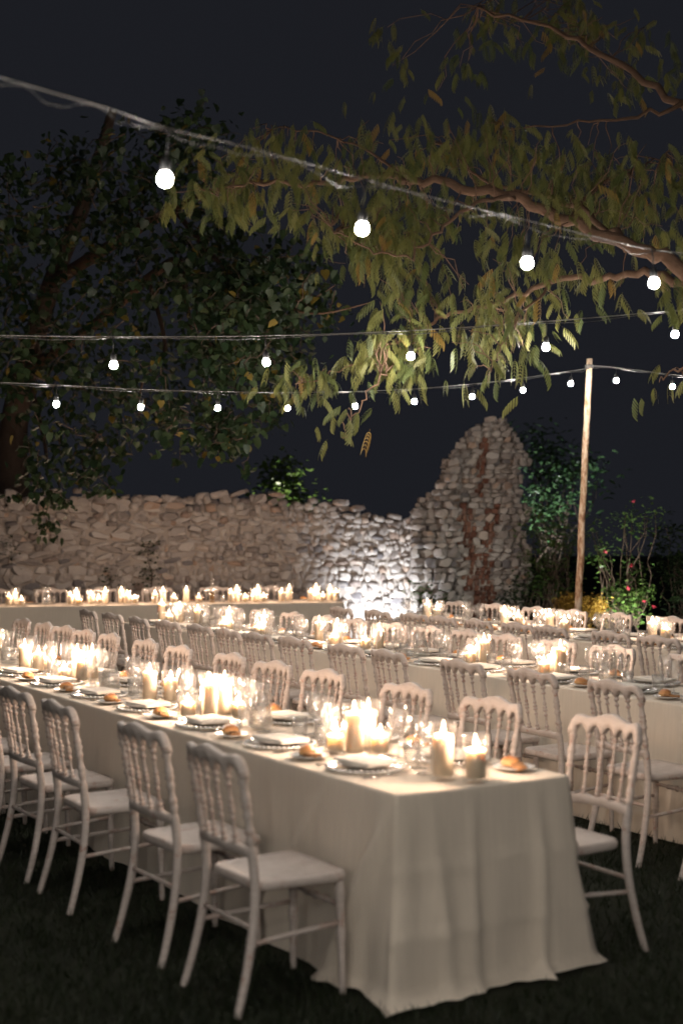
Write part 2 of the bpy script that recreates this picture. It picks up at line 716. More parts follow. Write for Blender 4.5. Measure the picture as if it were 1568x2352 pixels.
def build_stones(owner, rects, big=300, name='stone', kinds=None, depth=(0.10, 0.2), base=None, prouds=None):
    """rects: (s, z, width, height, meshes, tilt) on the wall face. The largest become parts, the others one joined part"""
    order = sorted(range(len(rects)), key=lambda i: -rects[i][2] * rects[i][3])
    part = set(order[:big])
    VV, FF, off = [], [], 0
    for i, (s, z, w, h, ms, tilt) in enumerate(rects):
        k = rnd.randrange(len(ms))
        dep = rnd.uniform(*depth)
        proud = rnd.uniform(-0.02, 0.035)
        p = (base or (lambda s_, z_: WA + WD * s_))(s, z)
        p = p + WN * (proud - dep * 0.35)
        rz = math.atan2(WD.y, WD.x) + rnd.uniform(-.12, .12)
        Mx = Matrix.Translation((p.x, p.y, z)) @ Matrix.Rotation(rz, 4, 'Z') @ Matrix.Rotation(tilt, 4, 'Y') @ \
            Matrix.Diagonal((w * (1 if rnd.random() < .5 else -1), dep, h, 1)) @ Matrix.Rotation(0, 4, 'X')
        if i in part:
            o = add(name if ms is not BRICKS else 'brick', ms[k], owner)
            o.matrix_world = Mx
        else:
            co, fc = STONE_GEO[k % len(STONE_GEO)] if ms is not BRICKS else STONE_GEO[6 + k]
            A = np.array(Mx)
            vv = co @ A[:3, :3].T + A[:3, 3]
            VV.append(vv)
            FF.append(fc + off)
            off += len(co)
    if VV:
        me = np_mesh('small_stones', np.concatenate(VV), np.concatenate(FF), [M['stone']], True)
        add('small_stones', me, owner, kind='stuff')


def wall_core(owner, prof, s0, s1, thick, base, zpad=0.10, step=0.14):
    """bumpy mortar body behind the stones"""
    ns = max(2, int((s1 - s0) / step))
    nz = 16
    V, F = [], []
    for side in (0, 1):
        for i in range(ns + 1):
            s = s0 + (s1 - s0) * i / ns
            top = interp(prof, s) - zpad
            for j in range(nz + 1):
                z = top * j / nz
                p = base(s, z)
                n = noise.noise(Vector((s * 3.1, z * 3.1, side * 9))) * 0.05
                q = p + WN * ((-0.012 + n) if side == 0 else (-thick + n))
                V.append((q.x, q.y, z - (0.02 if j == 0 else 0)))
    m = (ns + 1) * (nz + 1)
    for i in range(ns):
        for j in range(nz):
            a = i * (nz + 1) + j
            F.append((a, a + nz + 1, a + nz + 2, a + 1))
            F.append((m + a, m + a + 1, m + a + nz + 2, m + a + nz + 1))
        a = i * (nz + 1) + nz
        F.append((a, a + nz + 1, m + a + nz + 1, m + a))
    for i in (0, ns):
        for j in range(nz):
            a = i * (nz + 1) + j
            F.append((a, a + 1, m + a + 1, m + a) if i == 0 else (a, m + a, m + a + 1, a + 1))
    return add('mortar', mesh_from('mortar', V, F, True, [M['mortar']]), owner)


flat_base = lambda s, z: WA + WD * s
wall = add('rubble_wall', None, label='long low ruined wall of rubble limestone behind the head table', cat='wall')
wall_core(wall, TOP, -0.6, WLEN, 0.55, flat_base)
rects = []
z = 0.42
row = 0
sL = wall_s_of(430)                 # left of this the wall is of larger, mortared blocks
while z < 2.6:
    hh = rnd.uniform(0.065, 0.115)
    s = -0.4 + rnd.random() * 0.2
    while s < WLEN:
        blocky = s < sL + math.sin(z * 5) * .3
        w = (rnd.uniform(0.10, 0.34) if blocky else rnd.uniform(0.06, 0.20)) * rnd.choice((.6, 1, 1, 1.15))
        h2 = hh * rnd.uniform(0.75, 1.45) * (1.1 if blocky else 1.0)
        top = interp(TOP, s + w / 2)
        if z + hh * 0.5 < top:
            rects.append((s + w / 2, z + hh / 2 + rnd.uniform(-.03, .03), w * 1.03, h2, STONES, rnd.uniform(-.28, .28)))
        s += w * 1.0
    z += hh * 0.93
# loose stones along the top
s = -0.4
while s < WLEN - 0.1:
    w = rnd.uniform(0.10, 0.30)
    if rnd.random() < 0.85:
        h = rnd.uniform(0.06, 0.17)
        rects.append((s + w / 2, interp(TOP, s + w / 2) - 0.02 + rnd.uniform(-.02, .09), w, h, STONES, rnd.uniform(-.3, .3)))
    s += w * 1.02
build_stones(wall, rects, 300, depth=(0.13, 0.26))

# pointed remnant of a tower at the wall's end
TA = Vector((0.95, 20.75, 0))


def tower_at(xd, yd, d=20.7):
    return P(xd, yd, d)


LEFT_EDGE = [(1410, 985), (1390, 985), (1300, 975), (1210, 960), (1185, 950), (1165, 952), (1140, 975), (1125, 1000), (1090, 1010), (1060, 1020),
             (1035, 1040), (1010, 1062), (990, 1078), (975, 1095), (962, 1120), (958, 1140)]
RIGHT_EDGE = [(1410, 1205), (1380, 1195), (1330, 1216), (1250, 1216), (1235, 1200), (1195, 1200), (1185, 1212), (1165, 1212), (1150, 1196),
              (1075, 1192), (1062, 1212), (1045, 1212), (1010, 1190), (985, 1176), (968, 1160), (958, 1142)]


def edge_at(edge, y):
    if y >= edge[0][0]:
        return edge[0][1]
    for (ya, xa), (yb, xb) in zip(edge, edge[1:]):
        if y >= yb:
            return xa + (xb - xa) * (ya - y) / max(ya - yb, 1e-6)
    return edge[-1][1]


tower = add('ruined_tower', None, label='tall pointed remnant of a stone tower with red brick scars', cat='ruin')
SC = FPX / 20.7
# core
V, F = [], []
ys = list(range(1520, 955, -18))
nx = 12
for side in (0, 1):
    for y in ys:
        yy = min(y, 1405)
        xl, xr = edge_at(LEFT_EDGE, yy) + 9, edge_at(RIGHT_EDGE, yy) - 9
        if xr < xl:
            xl = xr = (xl + xr) / 2
        for i in range(nx + 1):
            x = xl + (xr - xl) * i / nx
            p = P(x, y, 20.7)
            bulge = 0.10 * math.sin(PI * i / nx)
            nn = noise.noise(Vector((p.x * 3, p.z * 3, side * 5))) * 0.05
            V.append((p.x, 20.78 - bulge + nn if side == 0 else 21.35 + nn, max(p.z, -0.02)))
m = len(ys) * (nx + 1)
for j in range(len(ys) - 1):
    for i in range(nx):
        a = j * (nx + 1) + i
        F.append((a, a + 1, a + nx + 2, a + nx + 1))
        F.append((m + a, m + a + nx + 1, m + a + nx + 2, m + a + 1))
    a, b = j * (nx + 1), j * (nx + 1) + nx
    F.append((a, a + nx + 1, m + a + nx + 1, m + a))
    F.append((b, m + b, m + b + nx + 1, b + nx + 1))
a = (len(ys) - 1) * (nx + 1)
for i in range(nx):
    F.append((a + i, a + i + 1, m + a + i + 1, m + a + i))
add('mortar', mesh_from('mortar', V, F, True, [M['mortar']]), tower)


def in_red(x, y):
    """the Y shaped scar of red brick"""
    if 1010 < y < 1160:
        return abs(x - (1118 - (y - 1010) * 0.10)) < 9
    if y >= 1150:
        k = min((y - 1150) / 150.0, 1.0)
        if y < 1300:
            return abs(x - (1066 + 22 * k) - 5 * math.sin(y * .13)) < 15 or abs(x - (1143 - 28 * k) - 5 * math.sin(y * .17)) < 14
        return abs(x - (1100 + (y - 1300) * 0.12)) < 30
    return False


tw_rects = []
y = 1500.0
while y > 955:
    hh = rnd.uniform(0.055, 0.105)
    hp = hh * SC
    yc = y - hp / 2
    ye = min(yc, 1405)
    xl, xr = edge_at(LEFT_EDGE, ye), edge_at(RIGHT_EDGE, ye)
    xl, xr = xl + rnd.uniform(-7, 5), xr + rnd.uniform(-5, 7)
    x = xl - rnd.uniform(0, 4)
    while x < xr - 3:
        w = rnd.uniform(0.085, 0.20)
        red = in_red(x + w * SC / 2, yc)
        if red:
            w = rnd.uniform(0.06, 0.11)
        wp = w * SC
        if x + wp > xr + 8:
            wp = max(6, xr + 4 - x)
            w = wp / SC
        tw_rects.append((x + wp / 2, yc, w * 0.99, hh * rnd.uniform(0.85, 1.5), BRICKS if red else STONES, rnd.uniform(-.3, .3), xl, xr))
        x += wp
    y -= hp * 0.95
order = sorted(range(len(tw_rects)), key=lambda i: -tw_rects[i][2] * tw_rects[i][3])
VV, FF, FM, off = [], [], [], 0
rank = {i: k for k, i in enumerate(order)}
for i, (x, y, w, h, ms, tilt, xl, xr) in enumerate(tw_rects):
    k = rnd.randrange(len(ms))
    p = P(x, y, 20.7)
    fr = (x - xl) / max(xr - xl, 1)
    red = ms is BRICKS
    dep = rnd.uniform(0.12, 0.22)
    yy = 20.78 - 0.10 * math.sin(PI * min(max(fr, 0), 1)) + rnd.uniform(-.03, .02) + (0.055 if red else 0.0)
    Mx = Matrix.Translation((p.x, yy, p.z)) @ Matrix.Rotation(rnd.uniform(-.15, .15), 4, 'Z') @ Matrix.Rotation(tilt, 4, 'Y') @ Matrix.Diagonal((w, dep, h, 1))
    if p.z < 0.02:
        continue
    if rank[i] < 300 or red:
        o = add('brick' if red else 'stone', ms[k], tower)
        o.matrix_world = Mx
    else:
        co, fc = STONE_GEO[k]
        A = np.array(Mx)
        VV.append(co @ A[:3, :3].T + A[:3, 3])
        FF.append(fc + off)
        off += len(co)
if VV:
    add('small_stones', np_mesh('small_stones', np.concatenate(VV), np.concatenate(FF), [M['stone']], True), tower, kind='stuff')

# left flank: the sloping stub that joins wall and tower
stub = add('wall_buttress', None, label='sloping rubble stub joining the low wall to the pointed tower', cat='ruin')
st_rects = []
STUB_TOP = [(930, 1196), (950, 1166), (985, 1148), (1006, 1128), (1022, 1080), (1030, 1060)]
y = 1500.0
while y > 1065:
    hh = rnd.uniform(0.08, 0.15)
    hp = hh * SC
    x = 942.0
    while x < 1035:
        w = rnd.uniform(0.10, 0.24)
        wp = w * SC
        tp = 1300
        for (xa, ya), (xb, yb) in zip(STUB_TOP, STUB_TOP[1:]):
            if xa <= x + wp / 2 <= xb:
                tp = ya + (yb - ya) * (x + wp / 2 - xa) / (xb - xa)
        if x + wp / 2 > 1030:
            tp = 1060
        if y - hp / 2 > tp:
            st_rects.append((x + wp / 2, y - hp / 2, w, hh))
        x += wp * 0.96
    y -= hp * 0.94
V, F = [], []
cols = [(945, 1190), (960, 1175), (985, 1160), (1006, 1140), (1022, 1095), (1050, 1075)]
for side in (0, 1):
    for x, y in cols:
        for z_ in (0, 1):
            p = P(x, y, 20.55)
            V.append((p.x, 20.62 + (0.5 if side else (x - 945) * 0.0012), p.z if z_ else -0.02))
nc = len(cols)
for i in range(nc - 1):
    a = i * 2
    F += [(a, a + 2, a + 3, a + 1), (2 * nc + a, 2 * nc + a + 1, 2 * nc + a + 3, 2 * nc + a + 2), (a + 1, a + 3, 2 * nc + a + 3, 2 * nc + a + 1)]
F += [(0, 1, 2 * nc + 1, 2 * nc), (2 * nc - 2, 4 * nc - 2, 4 * nc - 1, 2 * nc - 1)]
add('mortar', mesh_from('mortar', V, F, False, [M['mortar']]), stub)
for (x, y, w, h) in st_rects:
    p = P(x, y, 20.55)
    if p.z < 0.05:
        continue
    o = add('stone', STONES[rnd.randrange(len(STONES))], stub)
    o.matrix_world = Matrix.Translation((p.x, 20.58 + rnd.uniform(-.09, .05), p.z)) @ Matrix.Rotation(rnd.uniform(-.4, .4), 4, 'Z') @ \
        Matrix.Rotation(rnd.uniform(-.2, .2), 4, 'Y') @ Matrix.Diagonal((w, rnd.uniform(.16, .3), h * 1.05, 1))

#PART2
# ------------------------------------------------------------------ chairs


def ring_radius(t, base, rings, amp, width=0.012):
    r = base
    for c, k in rings:
        r += amp * k * math.exp(-((t - c) / width) ** 2)
    return r


def turned(p0, p1, base, rings, amp, n=40, seg=8, width=0.02, taper=None, bow=None):
    p0, p1 = Vector(p0), Vector(p1)
    pts, rad = [], []
    for i in range(n + 1):
        t = i / n
        p = p0.lerp(p1, t)
        if bow is not None:
            p = p + Vector(bow) * math.sin(PI * t)
        pts.append(p)
        b = base if taper is None else base * (1 + (taper - 1) * t)
        rad.append(ring_radius(t, b, rings, amp, width))
    return tube(pts, rad, seg)


def chair_meshes():
    W = [M['wood']]
    ms = {}
    # seat: rounded trapezoid board with eased edge
    out = []
    corner = [(-.205, .185, .045), (.205, .185, .045), (.185, -.195, .06), (-.185, -.195, .06)]
    for i, (cx, cyy, r) in enumerate(corner):
        sx, sy = math.copysign(1, cx), math.copysign(1, cyy)
        ccx, ccy = cx - sx * r, cyy - sy * r
        a0 = {(-1, 1): PI / 2, (1, 1): 0, (1, -1): -PI / 2, (-1, -1): PI}[(int(sx), int(sy))]
        arc = [(ccx + r * math.cos(a0 + PI / 2 * k / 4), ccy + r * math.sin(a0 + PI / 2 * k / 4)) for k in range(5)]
        out.append(arc)
    loop = [p for arc in [out[0], out[3], out[2], out[1]] for p in arc]
    n = len(loop)
    V, F = [], []
    for z, s in ((.418, .955), (.424, .99), (.436, 1.0), (.448, .992), (.455, .965), (.4515, .80), (.450, .4)):
        for x, y in loop:
            V.append((x * s, y * s, z))
    for j in range(6):
        for i in range(n):
            F.append((j * n + i, j * n + (i + 1) % n, (j + 1) * n + (i + 1) % n, (j + 1) * n + i))
    F.append(tuple(reversed(range(n))))
    F.append(tuple(6 * n + i for i in range(n)))
    ms['seat'] = mesh_from('seat', V, F, True, W)
    # back post: foot, bend at the seat, reclined top with turned rings
    for s in (-1, 1):
        ctrl = [(s * .212, -.285, 0), (s * .203, -.245, .14), (s * .193, -.212, .30), (s * .188, -.202, .44), (s * .188, -.212, .56),
                (s * .192, -.236, .72), (s * .198, -.262, .872)]
        pts = catmull(ctrl, 14)
        rad = []
        for p in pts:
            r = 0.0175 - 0.003 * max(0, (0.30 - p.z) / .3)
            if p.z > .58:
                r = 0.0125
                for c in (.61, .64, .70, .73, .76, .82, .85):
                    r += 0.0075 * math.exp(-((p.z - c) / .008) ** 2)
            rad.append(r)
        v, f = tube(pts, rad, 10)
        ms['post%d' % s] = mesh_from('back_post', v, f, True, W)
        v, f = turned((s * .168, .160, .43), (s * .180, .168, 0), .0185, [(.12, 1), (.17, 1), (.47, 1), (.53, 1)], .0045, 40, 10, .018, .68)
        ms['leg%d' % s] = mesh_from('leg', v, f, True, W)
        v, f = turned((s * .196, -.222, .245), (s * .173, .163, .265), .0095, [], 0, 6, 8)
        ms['stretch%d' % s] = mesh_from('stretcher', v, f, True, W)
    v, f = turned((-.172, .162, .325), (.172, .162, .325), .009, [(.3, 1), (.38, 1), (.5, 1.4), (.62, 1), (.7, 1)], .006, 30, 8, .025)
    ms['stretchf'] = mesh_from('stretcher', v, f, True, W)
    v, f = turned((-.193, -.213, .30), (.193, -.213, .30), .009, [], 0, 6, 8)
    ms['stretchb'] = mesh_from('stretcher', v, f, True, W)

    def back_y(x, z):
        return -.212 - (z - .56) * .157 - 0.028 * (1 - (x / .2) ** 2)

    def board(zlo, zhi, xs, th, name):
        V, F = [], []
        for x in xs:
            a, b = zlo(x), zhi(x)
            zs = (a, a + .004, (a + b) / 2, b - .006, b)
            for side in (1, -1):
                seq = zs if side == 1 else tuple(reversed(zs))
                for k, zz in enumerate(seq):
                    e = th if k in (1, 2, 3) else th * .6
                    V.append((x, back_y(x, zz) + side * e, zz))
        m = 10
        for i in range(len(xs) - 1):
            for k in range(m):
                k2 = (k + 1) % m
                F.append((i * m + k, (i + 1) * m + k, (i + 1) * m + k2, i * m + k2))
        F.append(tuple(range(m)))
        F.append(tuple(reversed([(len(xs) - 1) * m + k for k in range(m)])))
        return mesh_from(name, V, F, True, W)

    def crest(x):
        u = abs(x) / .212
        ear = .012 * math.exp(-((u - .80) / .16) ** 2)
        mid = .030 * math.exp(-(u / .42) ** 2)
        end = -.045 * max(0, (u - .88) / .12) ** 2
        return .900 + ear + mid + end

    def scallop(x):
        stops = [-.196, -.117, -.039, .039, .117, .196]
        for a, b in zip(stops, stops[1:]):
            if a <= x <= b:
                t = (x - a) / (b - a)
                return .828 + .046 * max(0, math.sin(PI * t)) ** .6
        return .828
    xs = [-.212 + .424 * i / 62 for i in range(63)]
    ms['top'] = board(scallop, crest, xs, .0155, 'top_rail')
    xs = [-.188 + .376 * i / 16 for i in range(17)]
    ms['low'] = board(lambda x: .545 + .008 * (1 - (x / .19) ** 2), lambda x: .588 + .006 * math.cos(x * 60), xs, .012, 'lower_rail')
    for k, x in enumerate((-.117, -.039, .039, .117)):
        p0 = (x * .93, back_y(x, .585), .580)
        p1 = (x, back_y(x, .845), .845)
        v, f = turned(p0, p1, .0062, [(.05, 1.2), (.12, .9), (.36, .7), (.46, 1), (.52, 1), (.60, .7), (.82, .9), (.93, 1.2)], .0078, 44, 7, .02)
        ms['sp%d' % k] = mesh_from('spindle', v, f, True, W)
    return ms


CM = chair_meshes()
CHAIR_PARTS = [('seat', 'seat'), ('back_post', 'post-1'), ('back_post', 'post1'), ('leg', 'leg-1'), ('leg', 'leg1'), ('top_rail', 'top'), ('lower_rail', 'low'),
               ('spindle', 'sp0'), ('spindle', 'sp1'), ('spindle', 'sp2'), ('spindle', 'sp3'),
               ('stretcher', 'stretch-1'), ('stretcher', 'stretch1'), ('stretcher', 'stretchf'), ('stretcher', 'stretchb')]
chair_proto = None


def chair(frame, t, v_back, facing, label, group, yaw=0.0):
    """v_back: where the top of its back stands; facing +1 looks along v"""
    global chair_proto
    if chair_proto is None:
        chair_proto = add('spindle_chair', None)
        for nm, key in CHAIR_PARTS:
            add(nm, CM[key], chair_proto)
        c = chair_proto
    else:
        c = copy_tree(chair_proto)
    c['category'] = 'chair'
    c['label'] = label
    c['group'] = group
    f = frame.v * facing
    p = frame.at(t, v_back, 0) + f * 0.262
    c.location = p
    c.rotation_euler = (0, 0, math.atan2(f.y, f.x) - PI / 2 + yaw)
    return c


ROWS = []


def chair_row(frame, ts, v_back, facing, text, group, yaw_amp=0.06, yaws=None, lo=0):
    for k, t in enumerate(ts):
        yaw = yaws[k] if yaws else rnd.uniform(-yaw_amp, yaw_amp)
        chair(frame, t, v_back + rnd.uniform(-.02, .02), facing, 'white spindle-back chair, ' + text % ORD[k + lo], group, yaw)


N1 = [.36, 1.03, 1.92, 2.56, 3.2, 3.86, 4.5]
F1 = [.22, .97, 1.67, 2.48, 3.08, 3.7, 4.4, 5.0, 5.67, 6.15, 6.62, 7.13, 7.7]
N2 = [7.43, 6.8, 6.1, 5.54, 4.93, 4.36, 3.88, 3.35, 2.59, 2.07, 1.26, .61, -.09, -.80]
F2 = [7.25, 6.63, 6.0, 5.4, 4.89, 4.25, 3.75, 3.29, 2.75, 2.18, 1.57, .85, .15]
N3 = [3.63, 2.95, 2.36, 1.85, 1.33, .80, .325, -.33, -.87, -1.4]
F3 = [3.9, 3.27, 2.61, 1.98, 1.387, .71, .1]
chair_row(T1, N1, -.56, 1, '%s from the near end, camera side of nearest table', 'chairs on the camera side of the nearest table', yaws=[.02, .05, -.02, .03, 0, .03, -.03])
chair_row(T1, F1, 1.17, -1, '%s from the near end, far side of nearest table', 'chairs on the far side of the nearest table')
chair_row(T2, N2, -.56, 1, '%s from the left end, camera side of middle table', 'chairs on the camera side of the middle table')
chair_row(T2, F2, 0.92, -1, '%s from the left end, far side of middle table', 'chairs on the far side of the middle table')
chair_row(T3, N3, -.62, 1, '%s from the left end, camera side of rear table', 'chairs on the camera side of the rear table')
chair_row(T3, F3, 1.0, -1, '%s from the left end, far side of rear table', 'chairs on the far side of the rear table')
H4 = [T4.t_of(x, 1.15) for x in (623, 492, 362, 234, 117, -3, -115)]
chair_row(T4, H4, 1.15, -1, '%s from the right end, behind the head table', 'chairs behind the head table', .03)

# ------------------------------------------------------------------ long tables under linen cloths


def make_table(frame, label):
    t = add('trestle_table', None, label=label, cat='table')
    mid = frame.at((frame.t0 + frame.t1) / 2, frame.w / 2, 0)
    t.location = mid
    t.rotation_euler = (0, 0, math.atan2(frame.u.y, frame.u.x))
    L, W = frame.t1 - frame.t0 - .02, frame.w - .02

    def box(x0, x1, y0, y1, z0, z1):
        V = [(x, y, z) for x in (x0, x1) for y in (y0, y1) for z in (z0, z1)]
        return V, [(0, 1, 3, 2), (4, 6, 7, 5), (0, 4, 5, 1), (2, 3, 7, 6), (0, 2, 6, 4), (1, 5, 7, 3)]
    v, f = box(-L / 2, L / 2, -W / 2, W / 2, .715, .742)
    add('tabletop', mesh_from('tabletop', v, f, False, [M['bark']]), t)
    k = max(2, int(L / 1.6))
    lv, lf = lathe([(.02, 0), (.02, .715)], 8)
    leg = mesh_from('leg', lv, lf, True, [M['black_plastic']])
    for i in range(k + 1):
        for s in (-1, 1):
            add('leg', leg, t, loc=(-L / 2 + .25 + (L - .5) * i / k, s * (W / 2 - .12), 0))
    return t


def make_cloth(frame, label, step=.03, detail_end=None, flare=.05, fold=.012, seed=1, puddle=0.0, rows=22, drop=.745):
    """one sheet: flat top, rounded edge, hanging sides with folds and corner flares"""
    L, W = frame.t1 - frame.t0, frame.w
    nx, ny = max(8, int(L / step)), max(8, int(W / step))
    V, F = [], []
    idx = {}
    for i in range(nx + 1):
        for j in range(ny + 1):
            x, y = L * i / nx, W * j / ny
            e = min(x, L - x, y, W - y)
            z = .003 * noise.noise(Vector((x * 5, y * 5, seed))) * min(1, e / .1) + .004
            if detail_end:
                for c in (W * .42,):
                    z += .0025 * math.exp(-((y - c) / .012) ** 2)
            idx[i, j] = len(V)
            V.append((x, y, TZ - .004 + z * .6))
    for i in range(nx):
        for j in range(ny):
            F.append((idx[i, j], idx[i + 1, j], idx[i + 1, j + 1], idx[i, j + 1]))
    per = [(i, 0) for i in range(nx)] + [(nx, j) for j in range(ny)] + [(i, ny) for i in range(nx, 0, -1)] + [(0, j) for j in range(ny, 0, -1)]
    n = len(per)
    prev = [idx[p] for p in per]
    # running length round the edge, and outward directions
    info = []
    run = 0.0
    lastp = None
    for (i, j) in per:
        x, y = L * i / nx, W * j / ny
        if lastp is not None:
            run += math.hypot(x - lastp[0], y - lastp[1])
        lastp = (x, y)
        # distances to the four edges decide how the cloth turns the corner
        dx0, dx1, dy0, dy1 = x, L - x, y, W - y
        R = .13
        nxv = (-(max(0, R - dx0)) + max(0, R - dx1)) / R
        nyv = (-(max(0, R - dy0)) + max(0, R - dy1)) / R
        l = math.hypot(nxv, nyv) or 1
        corner = min(abs(nxv), abs(nyv))
        ox = -1 if i == 0 else (1 if i == nx else 0)
        oy = -1 if j == 0 else (1 if j == ny else 0)
        hx, hy = (nxv / l, nyv / l) if corner > 0 else (ox, oy)
        info.append((x, y, run, hx, hy, corner, ox, oy))
    for k in range(1, rows + 1):
        g = k / rows
        if k <= 3:
            ang = k / 3 * PI / 2
            down, outb = .012 * (1 - math.cos(ang)), .012 * math.sin(ang)
        else:
            gg = (k - 3) / (rows - 3)
            down = .012 + (drop - .012) * gg
            outb = .012
        gl = max(0, (k - 3) / (rows - 3))
        cur = []
        for (x, y, s, hx, hy, corner, ox, oy) in info:
            h0x, h0y = hx, hy
            w1 = noise.noise(Vector((s * 3.3, seed * 7.7, gl * .35)))
            w2 = noise.noise(Vector((s * 8.5, seed * 3.1, gl * .5 + 5)))
            w3 = noise.noise(Vector((s * 1.2, seed * 9.9, 3)))
            o = outb + flare * gl * (1 + .5 * w3) + (fold * 1.5 * w1 + fold * w2) * min(1, gl * 1.6)
            # corner pleat: cloth swings out into a cone with a hollow on each side
            o += (.15 if y > W / 2 else .12) * corner ** 1.5 * gl ** 0.9
            if corner > 0 and y > W / 2 and x < 1:
                hx, hy = hx * (1 - .6 * gl), hy
            z = TZ - down
            if detail_end and x < .02 and 0 < corner + 1 and ox == -1:
                for c in (W * .42, W * .90):
                    o += .009 * math.exp(-((y - c) / .014) ** 2) * min(1, gl * 5)
                for zc, a in ((.47, .011), (.235, .014)):
                    zz = zc + .012 * noise.noise(Vector((y * 4, zc, 1)))
                    o += a * math.exp(-((z - zz) / .012) ** 2)
                o += .045 * noise.noise(Vector((y * 3.2, z * 3.0, 17))) * gl + .026 * noise.noise(Vector((y * 9, z * 1.2, 7))) * gl
            if detail_end and oy == -1 and corner < .9:
                for c0, k0, a0 in ((.02, .33, .045), (.05, .17, .028), (.45, .55, .024), (1.1, .2, .020)):
                    o += a0 * math.exp(-((x - c0 - k0 * gl) / (.022 + .03 * gl)) ** 2) * min(1, gl * 2)
            if detail_end and ox == -1:
                for c0, k0, a0 in ((.05, -.03, .034), (.14, .05, .026), (.33, -.03, .018), (.62, .05, .030), (.72, .06, .034)):
                    o += a0 * math.exp(-((y - c0 - k0 * gl) / (.018 + .03 * gl)) ** 2) * min(1, gl * 1.5)
            if puddle and gl > .93 and (x < .4):
                q = (gl - .93) / .07
                o += puddle * q * (1 + 1.2 * noise.noise(Vector((s * 3.5, 2, 8)))) + corner * .02 * q
                z = max(z, .012 + .035 * (1 - q) + .015 * abs(noise.noise(Vector((s * 9, 4, 1)))))
            elif gl > .9:
                z += .012 * noise.noise(Vector((s * 2.7, 6, seed))) * (gl - .9) / .1
                z = max(z, .008)
            px, py = x, y
            if corner > 0:
                R = .13
                bl = min(1, gl * 2.2)
                cx_ = R if x < L / 2 else L - R
                cy_ = R if y < W / 2 else W - R
                px, py = x + (cx_ + h0x * R - x) * bl, y + (cy_ + h0y * R - y) * bl
            cur.append(len(V))
            V.append((px + hx * o, py + hy * o, z))
        for a in range(n):
            b = (a + 1) % n
            F.append((prev[a], cur[a], cur[b], prev[b]))
        prev = cur
    # local x along u from t0, local y along v
    o = frame.at(frame.t0, 0, 0)
    A = np.array(V, dtype=np.float64)
    flip = frame.u.x * frame.v.y - frame.u.y * frame.v.x < 0
    me = mesh_from('tablecloth', V, [tuple(reversed(f)) for f in F] if False else F, True, [M['linen']])
    ob = add('tablecloth', me, label=label, cat='tablecloth', group='linen tablecloths on the long tables')
    ob.matrix_world = Matrix(((frame.u.x, frame.v.x, 0, o.x), (frame.u.y, frame.v.y, 0, o.y), (0, 0, 1, 0), (0, 0, 0, 1)))
    return ob


make_table(T1, 'nearest long trestle table, hidden under its linen cloth')
make_table(T2, 'middle long trestle table, hidden under its linen cloth')
make_table(T3, 'rear long trestle table, hidden under its linen cloth')
make_table(T4, 'head table along the rubble wall, hidden under its cloth')
make_cloth(T1, 'off-white linen cloth falling to the grass at the nearest table end', .02, True, .035, .014, 1, .035, 34)
make_cloth(T2, 'off-white linen cloth hanging down the middle long table', .035, None, .04, .014, 2)
make_cloth(T3, 'off-white linen cloth hanging down the rear long table', .04, None, .04, .012, 3)
make_cloth(T4, 'pale smooth cloth over the head table by the wall', .05, None, .02, .010, 4)

# ------------------------------------------------------------------ tableware, one mesh of each kind


def glass_profile(rows, seg=14):
    v, f = lathe(rows, seg, False)
    return v, f


